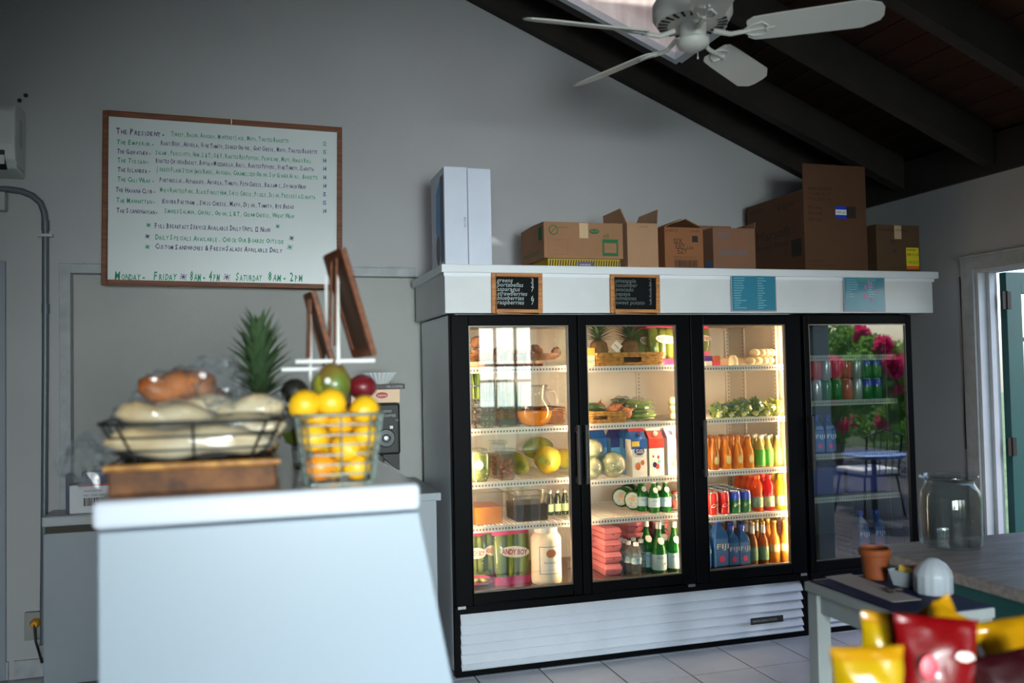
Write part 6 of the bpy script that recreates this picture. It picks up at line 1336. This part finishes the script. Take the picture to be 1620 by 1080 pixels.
# --- counter slab with the big glass jar
SLAB = mat('grey washed wood', (150, 140, 136), .5, c2=(124, 112, 108), vs=6, stretch=(1, 8, 8), bump=.1)
tc_ = empty('side_counter', (2.38, 3.07, 0), 'teal counter with pale wooden slab top at the right edge', 'counter')
MB().box(0, .95, -1.3, 0, .718, .76).build('slab_top', SLAB, tc_, bevel=.008)
MB().box(.03, .93, -1.28, -.03, .0, .718).build('body', TEALP, tc_)
p = atz(1505, 863, .761); jx = empty('glass_jar', (p.x, p.y, .761), 'large empty clear glass jar with rolled rim on the side counter', 'jar')
JP = [(.105, 0), (.115, .01), (.118, .06), (.118, .19), (.112, .222), (.094, .250), (.092, .262)]
MB().lathe([(.001, .004)] + JP, 36, mod=lambda a, z: 1 + .012 * math.cos(a * 10) * math.sin(z * 25)).build('body', JAR, jx, smooth=60)
MB().lathe([(.092, .262), (.108, .270), (.112, .278), (.108, .286), (.094, .284), (.089, .272)], 36).build('rim', JAR, jx, smooth=60)
MB().lathe([(.113, .012), (.114, .19), (.108, .22), (.089, .25)], 36).build('inner_wall', JAR, jx, smooth=60)
# ================================================================== crisps in a white rack, lower right
rk = empty('crisp_rack', (1.22, 1.30, 0), 'white wire rack full of crisp bags at the lower right corner', 'rack')
m = MB(); m.box(-.20, .30, -.02, .30, .80, .812); m.box(-.20, .30, -.03, -.022, .80, .84); m.box(-.20, -.19, -.02, .30, .80, .86).box(.29, .30, -.02, .30, .80, .90); m.build('tray', WST, rk, bevel=.003)
MB().box(-.02, .28, -.05, -.035, .84, .925).build('price_rail', WST, rk, rot=(0, .10, 0), bevel=.003)
for sx_ in (-.17, .27):
    for sy_ in (.0, .27): MB().tube([(sx_, sy_, 0), (sx_, sy_, .80)], .012, 8).build('leg', WST, rk, smooth=60)
YB1 = mat('yellow foil', (180, 144, 8), .25, var=.12, vs=8, coat=.5, bump=.25, bs=12); RB1 = mat('red foil', (116, 5, 10), .28, var=.15, vs=8, coat=.5, bump=.25, bs=12); DRB = mat('dark maroon foil', (48, 8, 14), .35, var=.2, vs=8, coat=.4)
YT = mat('deep yellow foil', (172, 122, 8), .25, coat=.5)
def bag(label, cx, cy, cz, w, h, m_, roll, yaw, tilt, seed, art, topm=None):
    """pillow bag, crimped at both ends"""
    e = empty('crisp_bag', (cx, cy, cz), label, 'crisps', 'crisp bags in the rack'); e.rotation_euler = (tilt, roll, yaw)
    def side(z0, z1, mt, nm, extra=0):
        nx, nz = 14, 14; vs = []
        for sgn in (-1, 1):
            for j in range(nz + 1):
                t = z0 + (z1 - z0) * j / nz; prof = (math.sin(PI * min(max(t, .0), 1)) ** .55)
                for i in range(nx + 1):
                    s_ = i / nx; x_ = (s_ - .5) * w * (1 - .10 * prof); y = .034 * prof * (math.sin(PI * s_) ** .5) + extra
                    n_ = .007 * noise.noise(Vector((x_ * 34 + seed, t * 7, sgn * 2.0))) * min(1, prof * 2) + .0025 * noise.noise(Vector((x_ * 120 + seed, t * 22, sgn)))
                    vs.append((x_, sgn * (y + n_ + .001), t * h))
        k = (nx + 1) * (nz + 1); fs = []
        for q in range(2):
            for j in range(nz):
                for i in range(nx): a = q * k + j * (nx + 1) + i; fs.append((a, a+1, a+nx+2, a+nx+1))
        return MB().add(vs, fs).build(nm, mt, e, smooth=80)
    side(.06, .90, m_, 'pouch'); side(.90, 1.0, topm or m_, 'top_crimp'); side(0, .06, topm or m_, 'bottom_crimp')
    if art == 'sun':
        MB().lathe([(.036, 0), (.030, .004), (.001, .005)], 26).build('round_emblem', mat('emblem pale', (236, 220, 210), .4), e, loc=(0, -.038, h * .50), rot=(PI/2, 0, 0), smooth=60)
        rb = MB(); vs = []
        for i in range(13): t = i / 12; x_ = (t - .5) * .085; z_ = .008 * math.sin(t * PI * 2); vs += [(x_, 0, z_ - .011), (x_, 0, z_ + .011)]
        rb.add(vs, [(2*i, 2*i+2, 2*i+3, 2*i+1) for i in range(12)]); rb.build('red_ribbon', mat('ribbon red', (206, 30, 40), .35), e, loc=(0, -.0455, h * .55))
    if art == 'fire':
        MB().ell((0, 0, 0), (.036, .003, .018), 18, 8, lump=.5, seed=seed).build('dark_emblem', mat('emblem dark', (40, 20, 30), .4), e, loc=(0, -.040, h * .38)); MB().ell((0, 0, 0), (.015, .002, .008), 14, 8, lump=.5, seed=seed + 1).build('pale_emblem', mat('emblem pale', (236, 220, 210), .4), e, loc=(.035, -.036, h * .72)); MB().ell((0, 0, 0), (.016, .002, .02), 14, 8).build('bright_red_spot', mat('bright red', (236, 50, 70), .4), e, loc=(-.03, -.040, h * .62))
    return e
def bagpx(label, px, py, y, w, h, m_, roll, yaw, tilt, seed, art, topm=None):
    """px, py: pixel of the middle of the bag's top edge"""
    p = at(px, py, y); R = Matrix.Rotation(yaw, 3, 'Z') @ Matrix.Rotation(roll, 3, 'Y') @ Matrix.Rotation(tilt, 3, 'X'); q = p - R @ Vector((0, 0, h)); e = bag(label, q.x, q.y, q.z, w, h, m_, roll, yaw, tilt, seed, art, topm); e.rotation_euler = R.to_euler(); return e
bagpx('yellow crisp bag with pale round emblem, frontmost at left of rack', 1371, 1022, 1.24, .125, .20, YB1, .0, -.25, -.05, 1, 'sun', YT)
bagpx('yellow crisp bag standing behind the frontmost one', 1404, 968, 1.42, .11, .22, YB1, .12, -.15, -.1, 2, 'sun', YT)
bagpx('large red crisp bag in the middle of the rack', 1480, 975, 1.34, .155, .22, RB1, .10, -.3, -.15, 3, 'fire', RB1)
bagpx('yellow crisp bag with corner peeking out behind red bag', 1462, 962, 1.50, .12, .22, YT, -.5, -.2, 0, 4, None, YT)
bagpx('upright yellow crisp bag leaning right of the red bag', 1520, 972, 1.42, .105, .22, YB1, .42, -.9, -.15, 5, None, YT)
bagpx('yellow crisp bag at right end of rack, lying back', 1588, 978, 1.42, .14, .2, YT, -.12, -.25, -.5, 6, None, YT)
bagpx('dark maroon crisp bag low at right end of rack', 1590, 1030, 1.30, .15, .18, DRB, -.2, -.25, -.35, 7, None, DRB)
# ================================================================== ceiling fan
FX, FY, FZ_ = 1.627, 2.969, 2.75
fan = empty('ceiling_fan', (FX, FY, FZ_), 'white five-blade ceiling fan on downrod with vented motor housing', 'fan')
FWH = mat('fan white', (206, 206, 200), .45, var=.04, vs=4)
zr_ = zp(FX) - FZ_ - .02
MB().tube([(0, 0, .2), (0, 0, zr_)], .014, 10).build('downrod', FWH, fan, smooth=60); MB().lathe([(.02, 0), (.07, .05), (.075, .10)], 20).build('canopy', FWH, fan, loc=(0, 0, zr_ - .07), smooth=60)
MB().lathe([(.09, .045), (.135, .05), (.15, .075), (.15, .12), (.12, .165), (.05, .20), (.02, .21)], 32).build('motor_housing', FWH, fan, smooth=50)
mm = MB()
for k in range(24): a = 2*PI*k/24; mm.obox((.112 * math.cos(a), .112 * math.sin(a), .0465), (.036, .009, .006), Matrix.Rotation(a, 3, 'Z'))
mm.build('vent_slots', BLACKM, fan)
MB().lathe([(.001, -.052), (.035, -.050), (.058, -.038), (.062, -.022), (.062, -.015), (.05, -.008), (.052, .03), (.05, .05)], 28).build('switch_housing', FWH, fan, smooth=50)
for k in range(5):
    a = math.radians(37 + 72 * k); b_ = MB()
    outl = [(.20, -.045), (.225, -.062), (.30, -.066), (.60, -.072), (.66, -.045), (.672, -.02), (.672, .02), (.66, .045), (.60, .072), (.30, .066), (.225, .062), (.20, .045)]
    b_.prism(outl, -.003, .003, axis='z'); R = Matrix.Rotation(a, 3, 'Z') @ Matrix.Rotation(math.radians(-19), 3, 'X')
    o_ = b_.build('blade', FWH, fan, bevel=.0015); o_.rotation_euler = R.to_euler(); o_.location = (0, 0, .0)
    br = MB().tube([(.08, 0, .012), (.14, 0, -.012), (.21, 0, -.008)], [.011, .009, .008], 8)
    for s_ in (-1, 1): br.tube([(.18, 0, -.008), (.215, s_ * .028, -.007), (.255, s_ * .035, -.006), (.275, s_ * .012, -.006), (.26, 0, -.006)], .004, 6)
    br.tube([(.21, 0, -.007), (.30, 0, -.006)], .004, 6); q = br.build('blade_iron', FWH, o_, smooth=60)
MB().tube([(.03, .02, -.04), (.03, .02, -.07)], .0015, 5).ell((.03, .02, -.072), (.004, .004, .006), 8, 6).build('pull_chain', FWH, fan)
# ================================================================== outside the door (seen in the glass and through the doorway)
gr_ = struct(MB().box(-40, 60, -60, 40, -.30, -.26), 'ground', [mat('lawn', (60, 84, 42), .95, c2=(38, 60, 26), vs=2)])
dk = struct(MB().box(XR + WT, 11.5, -6, 6, -.25, -.13), 'patio_deck', [mat('deck shadow gap', (60, 54, 50), .9)])
pm = MB().box(-.066, .066, -6, 6, -.13, -.105).mesh('deck_board', mat('grey deck board', (70, 68, 78), .8, c2=(50, 48, 58), vs=4, stretch=(1, .2, 1)))
x = XR + WT + .07
while x < 11.4:
    q = bpy.data.objects.new('deck_board', pm); COL.objects.link(q); q.parent = dk; q.location = (x, 0, 0); x += .14
LFM = liquid('shrub green', (120, 168, 70), .5, .6); BRM = liquid('bougainvillea pink', (240, 60, 130), .5, .6)
def shrub(label, cx, cy, cz, r3, n, pink, seed, nm='bougainvillea'):
    e = empty(nm, (cx, cy, -.26), label, 'shrub'); rnd = random.Random(seed)
    def leaves(cnt, sz, m_, name, clusters):
        mb = MB()
        for i in range(cnt):
            c = clusters[i % len(clusters)]
            d = Vector((rnd.gauss(0, 1), rnd.gauss(0, 1), rnd.gauss(0, 1))).normalized() * (rnd.random() ** .4) * c[1]
            p = Vector(c[0]) + d; u = Vector((rnd.gauss(0, 1), rnd.gauss(0, 1), rnd.gauss(0, 1))).normalized(); v = u.orthogonal().normalized() * sz * .5; u = u * sz * rnd.uniform(.7, 1.3)
            mb.v += [tuple(p - u), tuple(p + v), tuple(p + u), tuple(p - v)]; k = len(mb.v); mb.f.append((k-4, k-3, k-2, k-1)); mb.m.append(0)
        me = bpy.data.meshes.new(name); me.from_pydata(mb.v, [], mb.f); me.materials.append(m_); ob = bpy.data.objects.new(name, me); COL.objects.link(ob); ob.parent = e; ob['kind'] = 'stuff'
    cl = []
    for i in range(40):
        d = Vector((rnd.gauss(0, 1), rnd.gauss(0, 1), rnd.gauss(0, 1))).normalized(); cl.append(((d.x * r3[0], d.y * r3[1], cz + .26 + d.z * r3[2]), rnd.uniform(.3, .6) * min(r3)))
    leaves(n, .055, LFM, 'foliage', cl)
    if pink: leaves(pink, .075, BRM, 'flowers', [((c[0][0] * 1.08, c[0][1] * 1.08 + .22, c[0][2] + .05), c[1] * .4) for c in cl[:18]])
    mb = MB()
    for k in range(5): a = k * 1.3; mb.tube([(0, 0, 0), (.1 * math.cos(a), .1 * math.sin(a), (cz + .26) * .5), (r3[0] * .6 * math.cos(a), r3[1] * .6 * math.sin(a), cz + .26)], [.04, .03, .012], 7)
    mb.build('stems', mat('bark brown', (96, 76, 58), .9), e, smooth=60)
shrub('pink flowering bougainvillea beyond the deck, nearest the right doorway', 6.9, -.95, 1.42, (.75, .85, .42), 7000, 3800, 1)
shrub('green shrub with a few pink flowers beyond the deck, farther left', 9.1, -3.6, 1.05, (1.1, 1.2, .55), 8000, 1500, 2)
shrub('tall green tree beyond the patio', 14.2, -8.2, .8, (2.2, 2.4, .9), 11000, 0, 3, 'tree')
shrub('broad green tree outside beyond the right windows', 8.4, -12.4, 2.0, (2.0, 2.0, 1.3), 11000, 0, 4, 'tree')
shrub('round green shrub outside the front window', 5.7, -7.4, 1.5, (1.4, 1.2, .9), 8000, 0, 5, 'tree')
# patio chair with a white cushion, and a blue-topped table
pc2 = empty('patio_chair', (6.35, .55, -.105), 'black metal patio chair with white seat cushion on the deck', 'chair')
MB().box(-.23, .23, -.23, .23, .44, .50).build('cushion', mat('white cushion', (236, 234, 226), .8), pc2, bevel=.02)
BKI = mat('black iron', (24, 26, 30), .4, metal=.4)
MB().frame(-.23, .23, .42, .44, .02, -.22, .22).build('seat_frame', BKI, pc2)
for sx_ in (-1, 1):
    for sy_ in (-1, 1): MB().tube([(sx_ * .2, sy_ * .2, .43), (sx_ * .25, sy_ * .25, 0)], .012, 7).build('leg', BKI, pc2, smooth=60)
mb = MB().tube([(-.2, .22, .43), (-.22, .28, .85), (0, .29, .92), (.22, .28, .85), (.2, .22, .43)], .012, 8)
for k in range(4): mb.tube([(-.12 + .08 * k, .225, .45), (-.12 + .08 * k, .285, .88)], .006, 6)
mb.build('backrest', BKI, pc2, smooth=60)
pt2 = empty('patio_table', (5.95, 1.15, -.105), 'round blue-topped patio table on the deck', 'table')
MB().lathe([(.28, .68), (.30, .69), (.30, .71), (.28, .72)], 32).build('top', mat('blue table top', (70, 110, 190), .25, coat=.4), pt2, smooth=40)
MB().tube([(0, 0, 0), (0, 0, .70)], .025, 10).lathe([(.24, 0), (.22, .02), (.03, .04)], 20).build('pedestal', BKI, pt2, smooth=60)
